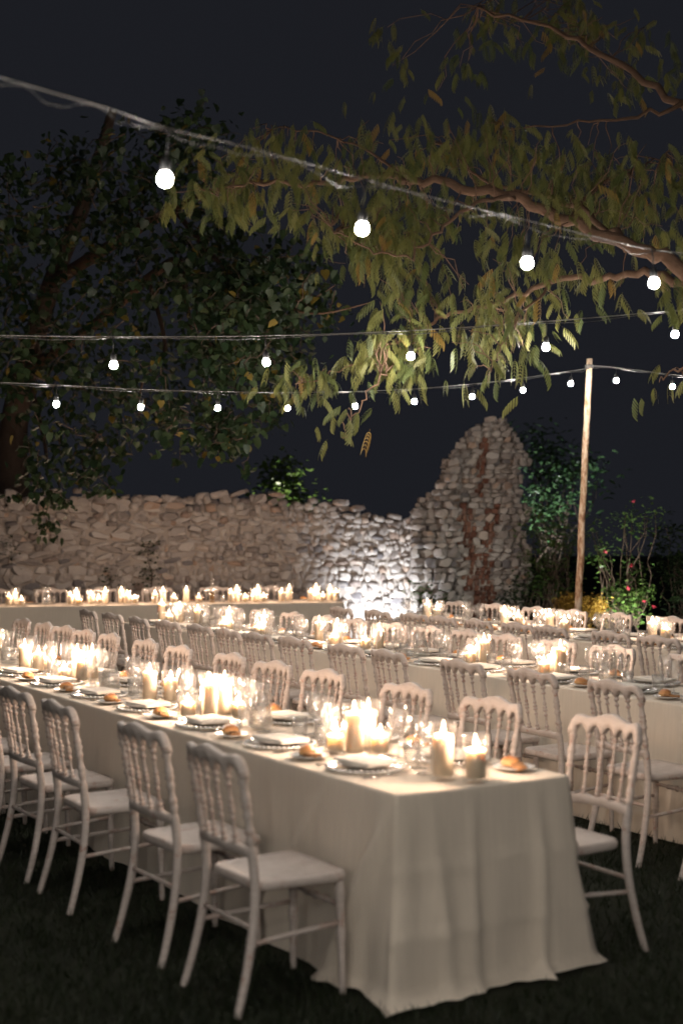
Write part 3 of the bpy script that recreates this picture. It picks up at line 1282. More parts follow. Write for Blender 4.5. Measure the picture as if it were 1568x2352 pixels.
def ware():
    w = {}
    # large wine glass: foot, stem, bowl (single walled glass)
    wine = [(.0, .003), (.036, .0035), (.037, .001), (.034, .004), (.012, .007), (.0048, .014), (.0040, .05), (.0042, .082), (.009, .090), (.026, .102),
            (.039, .122), (.0435, .145), (.0425, .165), (.0385, .19), (.0345, .212), (.0335, .213)]
    v, f = glass_profile(wine, 14)
    w['wine'] = mesh_from('wine_glass', v, f, True, [M['glass']])
    small = [(r * .92, z * .90) for r, z in wine]
    v, f = glass_profile(small, 14)
    w['wine2'] = mesh_from('wine_glass', v, f, True, [M['glass']])
    tum = [(.0, .012), (.027, .010), (.029, .002), (.031, .0), (.0335, .03), (.036, .088), (.0345, .089), (.0325, .032), (.024, .015), (0, .014)]
    v, f = glass_profile(tum, 14)
    w['tumbler'] = mesh_from('tumbler', v, f, True, [M['glass']])
    body = [(.0, .004), (.045, .003), (.056, .01), (.058, .03), (.054, .07), (.044, .12), (.034, .155), (.031, .175), (.035, .20), (.043, .225), (.041, .226)]
    v, f = glass_profile(body, 16)
    w['carafe'] = mesh_from('body', v, f, True, [M['water']])
    hp = catmull([(.036, 0, .205), (.07, 0, .205), (.088, 0, .165), (.080, 0, .11), (.055, 0, .075)], 5)
    v, f = tube(hp, .0055, 7)
    w['carafe_handle'] = mesh_from('handle', v, f, True, [M['glass']])
    v, f = lathe([(0, .006), (.050, .007), (.054, .03), (.050, .07), (.041, .118), (0, .118)], 14, False)
    w['carafe_water'] = mesh_from('water', v, f, True, [M['water']])
    # hurricane cylinders
    for k, h in (('cyl_s', .115), ('cyl_m', .175), ('cyl_t', .215)):
        v, f = glass_profile([(0, .004), (.046, .003), (.050, .0), (.051, .006), (.051, h), (.0495, h + .0015), (.048, h), (.048, .012)], 18)
        w[k] = mesh_from('glass_cylinder', v, f, True, [M['glass_cyl']])
    for k, h in (('can_s', .068), ('can_m', .115), ('can_t', .158)):
        v, f = lathe([(.033, .0), (.0375, .004), (.0378, h - .008), (.0345, h - .001), (.027, h + .001), (.013, h - .006), (.004, h - .008)], 18)
        w[k] = mesh_from('wax', v, f, True, [M['wax']])
        w[k + '_h'] = h
    v, f = tube([(0, 0, -.008), (.001, 0, .004), (.003, .001, .013)], .0012, 5)
    w['wick'] = mesh_from('wick', v, f, True, [M['wick']])
    v, f = lathe([(.0008, .006), (.0042, .012), (.0062, .020), (.0054, .030), (.0030, .041), (.0007, .051)], 8)
    w['flame'] = mesh_from('flame', v, f, True, [M['flame']])
    # charger with beaded rim, plate, napkin, bread
    v, f = lathe([(.0, .004), (.10, .004), (.145, .008), (.152, .010), (.150, .006), (.10, .0012), (0, .001)], 32, False)
    w['charger'] = mesh_from('dish', v, f, True, [M['glass']])
    bm = bmesh.new()
    nb = 44
    for k in range(nb):
        a = 2 * PI * k / nb
        bmesh.ops.create_icosphere(bm, subdivisions=1, radius=.0088, matrix=Matrix.Translation((.154 * math.cos(a), .154 * math.sin(a), .0095)))
    v = [tuple(x.co) for x in bm.verts]
    f = [tuple(q.index for q in x.verts) for x in bm.faces]
    bm.free()
    tv, tf = lathe([(.148, .006), (.160, .006), (.160, .011), (.148, .011), (.148, .006)], 32, False)
    v, f = join([(v, f), (tv, tf)])
    w['bead'] = mesh_from('beaded_rim', v, f, True, [M['bead']])
    v, f = lathe([(.0, .006), (.08, .006), (.108, .016), (.125, .023), (.126, .021), (.108, .012), (.078, .001), (0, .001)], 30, False)
    w['plate'] = mesh_from('dinner_plate', v, f, True, [M['plate']])
    v, f = lathe([(.0, .005), (.05, .005), (.068, .012), (.082, .016), (.083, .014), (.068, .009), (.048, .001), (0, .001)], 26, False)
    w['bplate'] = mesh_from('side_plate', v, f, True, [M['side_plate']])
    # folded napkin: three soft layers
    for q in range(3):
        V, F = [], []
        r = random.Random(50 + q)
        a, b = .118, .078
        nx, ny = 14, 10
        lay = [(0, .004), (.0048, .009), (.0098, .0145)]
        prof = []
        for z0, z1 in lay:
            prof += [(1.0, z0), (1.02, (z0 + z1) / 2), (.995, z1)]
        loop = []
        for k in range(40):
            t = 2 * PI * k / 40
            c, s = math.cos(t), math.sin(t)
            e = .16
            loop.append((a * math.copysign(abs(c) ** e, c), b * math.copysign(abs(s) ** e, s)))
        for s_, z_ in prof:
            for k, (x, y) in enumerate(loop):
                V.append((x * s_ + r.uniform(-.0015, .0015), y * s_, z_ + .004 * noise.noise(Vector((x * 12, y * 12, q * 5.0)))))
        for j in range(len(prof) - 1):
            for k in range(40):
                F.append((j * 40 + k, j * 40 + (k + 1) % 40, (j + 1) * 40 + (k + 1) % 40, (j + 1) * 40 + k))
        base = len(V)
        for rr in (.66, .33):
            for k, (x, y) in enumerate(loop):
                V.append((x * rr, y * rr, .016 + .006 * noise.noise(Vector((x * rr * 14, y * rr * 14, q * 5.0 + 2)))))
        o_ = (len(prof) - 1) * 40
        for k in range(40):
            k2 = (k + 1) % 40
            F.append((o_ + k, o_ + k2, base + k2, base + k))
            F.append((base + k, base + k2, base + 40 + k2, base + 40 + k))
        F.append(tuple(base + 40 + k for k in range(40)))
        F.append(tuple(reversed(range(40))))
        w['napkin%d' % q] = mesh_from('napkin', V, F, True, [M['napkin']])
    for q in range(3):
        bm = bmesh.new()
        bmesh.ops.create_icosphere(bm, subdivisions=3, radius=1)
        for x in bm.verts:
            c = x.co
            n = 1 + .10 * noise.noise(c * 1.7 + Vector((q * 7, 0, 0)))
            z = c.z * (.030 if c.z > 0 else .014)
            x.co = Vector((c.x * .043 * n, c.y * .036 * n, z * n + .014))
        me = bpy.data.meshes.new('bread_roll')
        bm.to_mesh(me)
        bm.free()
        me.polygons.foreach_set('use_smooth', [True] * len(me.polygons))
        me.materials.append(M['bread'])
        w['roll%d' % q] = me
    V, F = [], []
    loop = []
    for k in range(20):
        t = 2 * PI * k / 20
        c, s = math.cos(t), math.sin(t)
        loop.append((.045 * math.copysign(abs(c) ** .5, c) * (1 + .06 * math.sin(3 * t)), .026 * math.copysign(abs(s) ** .5, s)))
    for s_, z_ in ((.93, 0), (1, .004), (1, .010), (.92, .014)):
        for k, (x, y) in enumerate(loop):
            V.append((x * s_, y * s_, z_ + .004 * math.sin(x * 60)))
    for j in range(3):
        for k in range(20):
            F.append((j * 20 + k, j * 20 + (k + 1) % 20, (j + 1) * 20 + (k + 1) % 20, (j + 1) * 20 + k))
    F += [tuple(reversed(range(20))), tuple(60 + k for k in range(20))]
    w['slice'] = mesh_from('toast_slice', V, F, True, [M['toast']])

    def flatware(outline, th=.0022):
        V, F = [], []
        n = len(outline)
        for x, wd in outline:
            bend = .004 * math.sin(x * 22)
            for s in (-1, 1):
                V.append((x, s * wd, th + bend + .001))
            for s in (1, -1):
                V.append((x, s * wd * .9, bend + .001))
        for i in range(n - 1):
            for k in range(4):
                k2 = (k + 1) % 4
                F.append((i * 4 + k, (i + 1) * 4 + k, (i + 1) * 4 + k2, i * 4 + k2))
        F += [(0, 1, 2, 3), tuple(reversed([(n - 1) * 4 + k for k in range(4)]))]
        return V, F
    v, f = flatware([(-.11, .008), (-.10, .009), (-.06, .006), (0, .0042), (.005, .008), (.06, .0095), (.10, .006), (.115, .001)])
    w['knife'] = mesh_from('table_knife', v, f, True, [M['silver']])
    handle = flatware([(-.10, .008), (-.09, .009), (-.04, .005), (.02, .003), (.045, .010), (.06, .012)])
    tines = []
    for k in (-1.5, -.5, .5, 1.5):
        V = [(x, k * .006 + s * .0017, z + .004) for x in (.058, .10) for s in (-1, 1) for z in (0, .002)]
        tines.append((V, [(0, 1, 3, 2), (4, 6, 7, 5), (0, 4, 5, 1), (2, 3, 7, 6), (0, 2, 6, 4), (1, 5, 7, 3)]))
    v, f = join([handle] + tines)
    w['fork'] = mesh_from('table_fork', v, f, True, [M['silver']])
    # clear bottle with a cork
    v, f = glass_profile([(0, .004), (.034, .002), (.037, .01), (.037, .17), (.030, .20), (.015, .225), (.0135, .29), (.016, .292), (.016, .305), (.012, .306)], 16)
    w['bottle'] = mesh_from('bottle', v, f, True, [M['glass']])
    v, f = lathe([(0, .006), (.033, .007), (.034, .14), (0, .14)], 14, False)
    w['bottle_oil'] = mesh_from('filling', v, f, True, [mat_thin_glass('golden oil', (0.75, 0.55, 0.16), .06, .5)])
    return w


WR = ware()
ZT = TZ + .0035            # upper face of the cloth


def put(name, key, frame, t, v, label, cat, group, z=ZT, rz=None):
    o = add(name, WR[key], label=label, cat=cat, group=group)
    o.location = frame.at(t, v, z)
    o.rotation_euler = (0, 0, rnd.uniform(0, 6.28) if rz is None else rz)
    return o


CLIGHT = bpy.data.lights.new('candle_light', 'POINT')
CLIGHT.energy = CANDLE_W
CLIGHT.color = (1.0, 0.70, 0.51)
CLIGHT.shadow_soft_size = .012
CLIGHT_FAR = CLIGHT.copy()
CLIGHT_FAR.energy = CANDLE_W * .45          # head table candles dimmed so the wall behind stays darker


def candle(frame, t, v, size, text, where, z=ZT, group='lit candles', glass=True):
    h = WR['can_%s_h' % size]
    c = add('pillar_candle', None, label='lit ivory %s %s' % (text, where), cat='candle', group=group)
    p = frame.at(t, v, z + (.0125 if glass else 0))
    c.location = p
    c.rotation_euler = (0, 0, rnd.uniform(0, 6.28))
    s = rnd.uniform(.93, 1.06)
    add('wax', WR['can_' + size], c).scale = (1, 1, s)
    add('wick', WR['wick'], c, loc=(0, 0, h * s))
    fl = add('flame', WR['flame'], c, loc=(.002, 0, h * s))
    k = rnd.uniform(.85, 1.15)
    fl.scale = (1, 1, k)
    lo = bpy.data.objects.new('candle_light', CLIGHT if frame is not T4 else CLIGHT_FAR)
    COL.objects.link(lo)
    lo.parent = c
    lo.location = (.002, 0, h * s + .038)
    if glass:
        g = add('glass_cylinder', WR['cyl_' + size], label='clear glass cylinder round %s %s' % (text.replace('candle,', 'candle,'), where), cat='candle glass', group='glass cylinders round candles')
        g.location = frame.at(t, v, z)
    return c


SIZE_WORD = {'s': 'short', 'm': 'medium', 't': 'tall'}


def candle_list(frame, items, where, glass=True):
    """items: (t, v, size) sorted from the counting end"""
    count = {'s': 0, 'm': 0, 't': 0}
    for (t, v, size) in items:
        tt = frame.take(t, v, .0525 if glass else .038, .012)
        if tt is None:
            continue
        k = count[size]
        count[size] += 1
        candle(frame, tt, v, size, '%s candle, %s' % (SIZE_WORD[size], ORD[k]), where, glass=glass, group='lit candles ' + where.split(',')[-1].strip())


# candles measured from the photograph
C1 = [(.046, .385, 'm'), (.145, .305, 't'), (.76, .415, 's'), (.80, .315, 't'), (.895, .44, 't'), (.905, .285, 's'),
      (2.09, .43, 's'), (2.18, .30, 't'), (2.17, .40, 't'), (2.24, .22, 's'), (2.28, .36, 't'), (2.85, .40, 'm'), (2.94, .315, 't'),
      (4.10, .36, 'm'), (4.21, .29, 's'), (4.18, .46, 't'), (4.30, .41, 't'), (4.78, .32, 'm'), (4.90, .265, 't'), (4.88, .40, 's'),
      (5.95, .40, 't'), (6.05, .33, 's'), (6.12, .43, 'm'), (6.9, .40, 'm'), (7.0, .33, 't')]
candle_list(T1, sorted(C1), 'from the near end, nearest table')
C2 = []
for xd, sz, v in [(409, 't', .42), (389, 's', .33), (372, 't', .45), (534, 't', .42), (514, 's', .33), (615, 't', .42), (594, 's', .33), (775, 't', .42), (758, 's', .34),
                  (733, 't', .42), (870, 't', .42), (839, 's', .34), (1111, 't', .40), (1080, 's', .36), (1280, 't', .40), (1248, 's', .34), (1268, 'm', .46), (455, 't', .40)]:
    C2.append((T2.t_of(xd, v), v, sz))
candle_list(T2, sorted(C2, reverse=True), 'from the left end, middle table')
C3 = []
for xd, sz, v in [(981, 't', .42), (1003, 'm', .36), (1158, 't', .44), (1185, 'm', .36), (1262, 't', .42), (1295, 'm', .36), (1497, 't', .42), (1528, 'm', .36), (1198, 's', .45)]:
    C3.append((T3.t_of(xd, v), v, sz))
candle_list(T3, sorted(C3, reverse=True), 'from the left end, rear table')
C4 = []
for xd, sz in [(21, 'm'), (36, 't'), (50, 's'), (162, 'm'), (176, 't'), (182, 's'), (212, 'm'), (227, 's'), (242, 't'), (286, 't'), (297, 'm'), (310, 's'), (356, 'm'),
               (375, 't'), (400, 's'), (428, 't'), (457, 's'), (531, 'm'), (544, 't'), (563, 's'), (584, 'm'), (592, 't'), (605, 's'), (647, 'm'), (664, 't'),
               (714, 'm'), (726, 't'), (741, 's'), (757, 't'), (771, 'm')]:
    v = {'s': .10, 'm': .16, 't': .25}[sz]
    C4.append((T4.t_of(xd, v), v, sz))
candle_list(T4, sorted(C4), 'from the right end, head table')


def carafe(frame, t, v, label):
    tt = frame.take(t, v, .065)
    if tt is None:
        return
    c = add('water_carafe', None, label=label, cat='carafe', group='glass water carafes')
    add('body', WR['carafe'], c)
    add('handle', WR['carafe_handle'], c)
    add('water', WR['carafe_water'], c)
    c.location = frame.at(tt, v, ZT)
    c.rotation_euler = (0, 0, rnd.uniform(0, 6.28))


for k, t in enumerate((1.71, 3.6, 5.5, 7.4)):
    carafe(T1, t, .35, 'glass water carafe, %s from the near end of nearest table' % ORD[k])
for k, xd in enumerate((470, 966, 1395)):
    carafe(T2, T2.t_of(xd, .40), .40, 'glass water carafe, %s from the left end of middle table' % ORD[k])
for k, xd in enumerate((1072, 1395)):
    carafe(T3, T3.t_of(xd, .44), .44, 'glass water carafe, %s from the left end of rear table' % ORD[k])
carafe(T4, T4.t_of(107, .3), .3, 'glass water carafe among candles on the head table')

# three glasses turned upside down on the middle table
for k, xd in enumerate((630, 648, 664)):
    v = (.30, .38, .31)[k]
    t = T2.take(T2.t_of(xd, v), v, .042, .01)
    if t is not None:
        o = put('wine_glass', 'wine2', T2, t, v, 'upturned wine glass, %s from the left of three on middle table' % ORD[k], 'wine glass', 'upturned wine glasses', ZT + .1925)
        o.rotation_euler = (PI, 0, 0)


def place(frame, t, side, where, ordn, glasses=True, sides='', full=True):
    """one setting; side +1: the guest looks along v (camera side)"""
    W = frame.w
    vv = (lambda q: q) if side > 0 else (lambda q: W - q)
    s = side
    txt = '%s place from the %s' % (ordn, where)
    grp = lambda k: k + ' ' + sides
    ang = math.atan2(frame.u.y, frame.u.x)
    tj = t + rnd.uniform(-.02, .02)
    if full:
        frame.taken.append((tj, vv(.185), .15))
        c = add('charger_plate', None, label='beaded glass charger plate, ' + txt, cat='charger plate', group=grp('charger plates'))
        c.location = frame.at(tj, vv(.185), ZT)
        add('dish', WR['charger'], c)
        add('beaded_rim', WR['bead'], c)
        put('dinner_plate', 'plate', frame, tj, vv(.185), 'pale dinner plate under napkin, ' + txt, 'plate', grp('dinner plates'), ZT + .0075)
        put('napkin', 'napkin%d' % rnd.randrange(3), frame, tj + rnd.uniform(-.01, .01), vv(.185), 'folded white napkin, ' + txt, 'napkin', grp('napkins'), ZT + .0225,
            ang + rnd.uniform(-.12, .12))
        put('table_knife', 'knife', frame, tj - s * .175, vv(.17), 'steel table knife, ' + txt, 'knife', grp('knives'), ZT + .0005, ang + PI / 2 * (-s) + rnd.uniform(-.06, .06))
        put('table_fork', 'fork', frame, tj + s * .172, vv(.16), 'steel table fork, ' + txt, 'fork', grp('forks'), ZT + .0005, ang + PI / 2 * (-s) + rnd.uniform(-.06, .06))
    bt, bv = tj + s * .33, .115 if full else .2
    bt2 = frame.take(bt, vv(bv), .080, .015, 8)
    if bt2 is not None:
        put('side_plate', 'bplate', frame, bt2, vv(bv), 'small white side plate with bread, ' + txt, 'plate', grp('side plates'))
        put('bread_roll', 'roll%d' % rnd.randrange(3), frame, bt2 + .034, vv(bv) + .01, 'round golden bread roll, ' + txt, 'bread roll', grp('bread rolls'), ZT + .006)
        o = put('toast_slice', 'slice', frame, bt2 - .038, vv(bv) - .004, 'dark toasted bread slice, ' + txt, 'toast', grp('toast slices'), ZT + .012, ang + rnd.uniform(-.5, .5))
        o.rotation_euler = (rnd.uniform(-.15, .15), rnd.uniform(-.1, .1), o.rotation_euler.z)
    if glasses:
        for nm, key, dt, q, r, what in (('wine_glass', 'wine', -.12, .355, .044, 'large wine glass'), ('wine_glass', 'wine2', -.225, .31, .041, 'smaller wine glass'),
                                        ('tumbler', 'tumbler', -.03, .385, .037, 'water tumbler')):
            q2 = vv(q + rnd.uniform(-.012, .012))
            tt = frame.take(tj + s * dt, q2, r, .015, 16)
            if tt is not None:
                put(nm, key, frame, tt, q2, what + ', ' + txt, 'glass', grp(what + 's'))


PL_N1 = [.5, 1.2, 1.93, 2.65, 3.35, 4.05, 4.75]
PL_F1 = [.52, 1.2, 1.87, 2.5, 3.15, 3.8, 4.45, 5.1, 5.75, 6.4, 7.05, 7.7]
for k, t in enumerate(PL_N1):
    place(T1, t, 1, 'near end, camera side, nearest table', ORD[k], sides='on the camera side of the nearest table')
for k, t in enumerate(PL_F1):
    place(T1, t, -1, 'near end, far side, nearest table', ORD[k], sides='on the far side of the nearest table')
for k, t in enumerate(N2):
    place(T2, t, 1, 'left end, camera side, middle table', ORD[k], sides='on the camera side of the middle table')
for k, t in enumerate(F2):
    place(T2, t, -1, 'left end, far side, middle table', ORD[k], sides='on the far side of the middle table')
for k, t in enumerate(N3):
    place(T3, t, 1, 'left end, camera side, rear table', ORD[k], sides='on the camera side of the rear table')
for k, t in enumerate(F3):
    place(T3, t, -1, 'left end, far side, rear table', ORD[k], sides='on the far side of the rear table')
for k, t in enumerate(H4):
    place(T4, t, -1, 'right end of the head table', ORD[k], sides='on the head table', full=False)
b = add('oil_bottle', None, label='slim clear bottle standing among the head table candles', cat='bottle')
add('glass_body', WR['bottle'], b)
add('filling', WR['bottle_oil'], b)
b.location = T4.at(T4.t_of(487, .2), .2, ZT)

# ------------------------------------------------------------------ pole and string lights
pole = add('wooden_pole', None, label='tall stripped wooden pole holding up the rear string of bulbs', cat='pole')
pb, pt = Vector((2.535, 15.5, 0)), P(1353, 824, 15.5)
pole.location = pb
pts, rad = [], []
for i in range(41):
    t = i / 40
    p = (pt - pb) * t
    p += Vector((.012 * noise.noise(Vector((t * 9, 0, 0))), .012 * noise.noise(Vector((0, t * 9, 3))), 0))
    pts.append(p)
    rad.append(.043 - .012 * t + .0035 * noise.noise(Vector((t * 22, 5, 0))))
v, f = tube(pts, rad, 12)
add('shaft', mesh_from('shaft', v, f, True, [M['pole']]), pole)
parts = []
for k in range(3):
    c = (pt - pb) * .972 + Vector((0, 0, k * .014))
    ringp = [c + Vector((.041 * math.cos(a), .041 * math.sin(a), 0)) for a in [2 * PI * q / 14 for q in range(15)]]
    parts.append(tube(ringp, .006, 6))
v, f = join(parts)
add('lashing', mesh_from('lashing', v, f, True, [M['cable']]), pole)

bv, bf = lathe([(.0001, .048), (.008, .047), (.0155, .0435), (.021, .037), (.0235, .028), (.0225, .019), (.019, .010), (.015, .003), (.0145, 0)][::-1], 16, False)
bv = [(x, y, -z) for x, y, z in bv]
BULB = mesh_from('bulb', bv, [tuple(reversed(q)) for q in bf], True, [M['bulb']])
sv, sf = lathe([(.0165, -.004), (.0185, .0), (.0185, .030), (.015, .040), (.007, .045), (.005, .052)], 12)
SOCK = mesh_from('socket', sv, sf, True, [M['black_plastic']])


def line_depth(a, b, xd):
    """distance where the plan line from a to b shows at column xd"""
    k = (xd - 784.0) / FPX
    d = b - a
    t = (k * a.y - a.x) / (d.x - k * d.y)
    return (a + d * t).y


def string_lights(label, ends, cable_pts, bulbs, r=.006, wind=True, pts3=None, bulbs3=None, slack=.02):
    """ends: plan line as ((xd, d), (xd, d)); cable points and bulbs as columns and rows of the photograph"""
    s = add('string_lights', None, label=label, cat='string lights', group='festoon strings of round bulbs')
    if pts3 is None:
        a, b = [Vector(((x - 784) / FPX * d, d, 0)) for x, d in ends]
        pts3 = [P(x, y, line_depth(a, b, x)) for x, y in cable_pts]
        bulbs3 = [P(x, y, line_depth(a, b, x)) for x, y in bulbs]
    path = catmull(pts3, 12)
    s.location = pts3[0]
    off = Vector(pts3[0])
    v, f = tube([p - off for p in path], r, 7)
    add('support_wire', mesh_from('support_wire', v, f, True, [M['cable']]), s)

    def on_path(x):
        for p, q in zip(path, path[1:]):
            if (p.x - x) * (q.x - x) <= 0 and abs(q.x - p.x) > 1e-9:
                return p.lerp(q, (x - p.x) / (q.x - p.x))
        return min(path, key=lambda p: abs(p.x - x))
    # the lamp cable hangs loosely from the wire and runs from lead to lead
    wp = []
    for i, p in enumerate(path):
        ph = i * .55
        lo = slack * (.7 + .6 * noise.noise(Vector((i * .21, 3, len(path)))))
        wp.append(p - off + Vector((.006 * math.cos(ph), .012 * math.sin(ph), -abs(lo) * (0.55 + .45 * math.sin(i * .42)) - r * 1.4)))
    v, f = tube(wp, r * .8, 6)
    add('lamp_cable', mesh_from('lamp_cable', v, f, True, [M['black_plastic']]), s)
    for p in bulbs3:
        c = on_path(p.x)
        top = p.z + .024
        hang = Vector((p.x, p.y, top)) - off
        k = add('socket', SOCK, s, loc=hang)
        k.rotation_euler = (rnd.uniform(-.06, .06), rnd.uniform(-.06, .06), 0)
        bl = add('bulb', BULB, k)
        L = c.z - (top + .05)
        if L > .01:
            lv, lf = tube([(0, 0, .05), (.004, 0, .05 + L * .5), (c.x - p.x, c.y - p.y, .05 + L)], .0035, 5)
            add('lead', mesh_from('lead', lv, lf, True, [M['black_plastic']]), k)
    return s


string_lights('front string of large glowing bulbs crossing before the feathery branch', ((380, 4.7), (1500, 6.5)),
              [(-1000, -70), (-600, 15), (-260, 110), (-20, 172), (120, 212), (260, 252), (380, 293), (600, 346), (830, 410), (1050, 468), (1210, 506), (1400, 552), (1500, 573), (1700, 596)],
              [(-120, 268), (380, 411), (832, 525), (1209, 604), (1500, 650)], .0023, slack=.05)
string_lights('second string of five glowing bulbs level across the scene', ((261, 8.5), (1549, 9.4)),
              [(-250, 764), (0, 770), (261, 773), (611, 771), (943, 759), (1253, 738), (1549, 713), (1800, 690)],
              [(-110, 838), (261, 838), (611, 832), (943, 818), (1253, 797), (1549, 768)], .0036, slack=.022)
string_lights('rear string of small glowing bulbs tied to the wooden pole', ((130, 11.0), (1352, 15.45)),
              [(-250, 866), (0, 878), (130, 884), (324, 894), (500, 899), (660, 901), (815, 899), (951, 893), (1084, 882), (1200, 868), (1310, 852), (1352, 846)],
              [(-80, 915), (130, 928), (324, 935), (500, 937), (660, 937), (815, 933), (951, 922), (1084, 911), (1200, 896), (1310, 881)], .0036, slack=.022)
string_lights('short string of small bulbs running from the pole to the right', ((1354, 15.45), (1560, 14.2)),
              [(1354, 840), (1414, 844), (1500, 855), (1560, 862), (1700, 872)], [(1414, 874), (1543, 888), (1660, 900)], .0036, slack=.02)
# two unseen strings above and behind the camera, added for frontal light
p3 = [Vector((-5, -1.3, 3.0)), Vector((-2.5, -.7, 2.88)), Vector((0, -.1, 2.84)), Vector((2.5, .5, 2.9)), Vector((5, 1.1, 3.05))]
b3 = [Vector((x, -.1 + x * .24, 2.70 + .006 * x * x)) for x in [-4.55 + .65 * q for q in range(15)]]
string_lights('unseen string of bulbs added above the camera for frontal light', None, None, None, .0036, pts3=p3, bulbs3=b3)
p3 = [Vector((-5, -4.3, 2.9)), Vector((-2.5, -3.7, 2.74)), Vector((0, -3.1, 2.7)), Vector((2.5, -2.5, 2.76)), Vector((5, -1.9, 2.95))]
b3 = [Vector((x, -3.1 + x * .24, 2.56 + .007 * x * x)) for x in [-4.55 + .65 * q for q in range(15)]]
string_lights('unseen string of bulbs added behind the camera for frontal light', None, None, None, .0036, pts3=p3, bulbs3=b3)

# ------------------------------------------------------------------ trees and shrubs


def leaf_cloud(name, mat, places, templ, seed=1):
    """places: arrays (n,3) position, (n,) yaw, pitch, roll, size; templ (verts, faces) one leaf with its stalk at 0"""
    pos, yaw, pitch, roll, size = places
    tv, tf = np.asarray(templ[0], float), np.asarray(templ[1], int)
    n = len(pos)
    cyw, syw = np.cos(yaw), np.sin(yaw)
    cp, sp = np.cos(pitch), np.sin(pitch)
    cr, sr = np.cos(roll), np.sin(roll)
    Rz = np.zeros((n, 3, 3)); Rz[:, 0, 0] = cyw; Rz[:, 0, 1] = -syw; Rz[:, 1, 0] = syw; Rz[:, 1, 1] = cyw; Rz[:, 2, 2] = 1
    Ry = np.zeros((n, 3, 3)); Ry[:, 0, 0] = cp; Ry[:, 0, 2] = sp; Ry[:, 1, 1] = 1; Ry[:, 2, 0] = -sp; Ry[:, 2, 2] = cp
    Rx = np.zeros((n, 3, 3)); Rx[:, 0, 0] = 1; Rx[:, 1, 1] = cr; Rx[:, 1, 2] = -sr; Rx[:, 2, 1] = sr; Rx[:, 2, 2] = cr
    R = Rz @ Ry @ Rx
    V = np.einsum('nij,kj->nki', R, tv) * size[:, None, None] + pos[:, None, :]
    F = tf[None] + (np.arange(n) * len(tv))[:, None, None]
    me = np_mesh(name, V.reshape(-1, 3), F.reshape(-1, tf.shape[1]), [mat], False)
    hue(me, np.repeat(np.random.default_rng(seed).random(n), len(tv)))
    return me


def heart_leaf():
    out = [(0, 0), (-.06, .22), (.08, .42), (.35, .46), (.65, .30), (1.0, 0)]
    V = [(0, 0, 0), (.35, 0, -.04), (.7, 0, -.06), (1.02, 0, -.16)]
    F = []
    for s in (1, -1):
        b = len(V)
        V += [(-.07, s * .20, .05), (.08, s * .42, .07), (.38, s * .45, .05), (.70, s * .27, -.01)]
        q = [(0, b + 1, b, b), ]
        quads = [(0, 1, b + 1, b), (1, 2, b + 2, b + 1), (2, 3, b + 3, b + 2)]
        F += [f if s < 0 else tuple(reversed(f)) for f in quads]
    return V, F


def lance_leaf():
    V = [(0, 0, 0), (.5, 0, -.03), (1, 0, -.12), (.2, .16, .04), (.65, .17, .02), (.2, -.16, .04), (.65, -.17, .02)]
    return V, [(0, 1, 4, 3), (1, 2, 2, 4), (0, 5, 6, 1), (1, 6, 2, 2)]


def small_leaf():
    V = [(0, 0, 0), (.5, .28, .05), (1, 0, -.05), (.5, -.28, .05)]
    return V, [(0, 3, 2, 1)]


def lance_q():
    V = [(0, 0, 0), (.3, .17, .05), (.7, .15, .02), (1, 0, -.10), (.7, -.15, .02), (.3, -.17, .05)]
    return V, [(0, 3, 2, 1), (0, 5, 4, 3)]


def feather_leaf(npair=6, nleaf=9):
    """drooping twice-feathered leaf: stalk along +x, pinnae hang down on both sides"""
    V, F = [], []
    r = random.Random(5)

    def quad(a, b, c, d):
        k = len(V)
        V.extend([a, b, c, d])
        F.append((k, k + 1, k + 2, k + 3))
    # rachis as a thin strip
    L = 1.0
    rp = [Vector((L * t, 0, -.6 * t * t)) for t in [i / 6 for i in range(7)]]
    for p, q in zip(rp, rp[1:]):
        quad(p + Vector((0, .008, 0)), p - Vector((0, .008, 0)), q - Vector((0, .008, 0)), q + Vector((0, .008, 0)))
    for i in range(npair):
        t = .22 + .76 * i / (npair - 1)
        base = Vector((L * t, 0, -.6 * t * t))
        ln = .62 * (1 - .35 * abs(t - .55)) * r.uniform(.85, 1.1)
        for s in (-1, 1):
            d0 = Vector((.35, s * .9, -.2)).normalized()
            d1 = Vector((.22, s * .16, -1)).normalized()
            pts = []
            p = base.copy()
            for k in range(nleaf + 1):
                w = min(1, k / nleaf * 2.6 + .2)
                d = (d0 * (1 - w) + d1 * w).normalized()
                pts.append(p.copy())
                p = p + d * ln / nleaf
            side = Vector((1, -s * .35, 0)).normalized()
            for k in range(nleaf):
                a, b = pts[k], pts[k + 1]
                dirv = (b - a)
                wd = .056 * math.sin(PI * min(1, (k + 1.2) / (nleaf + 1.0))) ** .55
                for q in (-1, 1):
                    o = side * q * wd + dirv * .55
                    quad(a, a + dirv * .72, a + dirv * .72 + o, a + o)
    return V, F


def spread_leaves(rng, clusters, per, radius):
    """clusters (m,3); per leaves about each"""
    m = len(clusters)
    idx = np.repeat(np.arange(m), per)
    off = rng.normal(size=(len(idx), 3)) * np.asarray(radius)
    return np.asarray(clusters)[idx] + off


def twig(V, F, a, b, r0, r1, rng, n=6, sag=0.0, wob=.03):
    pts, rad = [], []
    a, b = Vector(a), Vector(b)
    ln = (b - a).length
    for i in range(n + 1):
        t = i / n
        p = a.lerp(b, t)
        k = math.sin(PI * t)
        p += Vector((rng.normal() * wob * ln * k, rng.normal() * wob * ln * k, rng.normal() * wob * ln * k - sag * k))
        pts.append(p)
        rad.append(r0 + (r1 - r0) * t)
    v, f = tube(pts, rad, 6)
    base = len(V)
    V += v
    F += [tuple(i + base for i in q) for q in f]


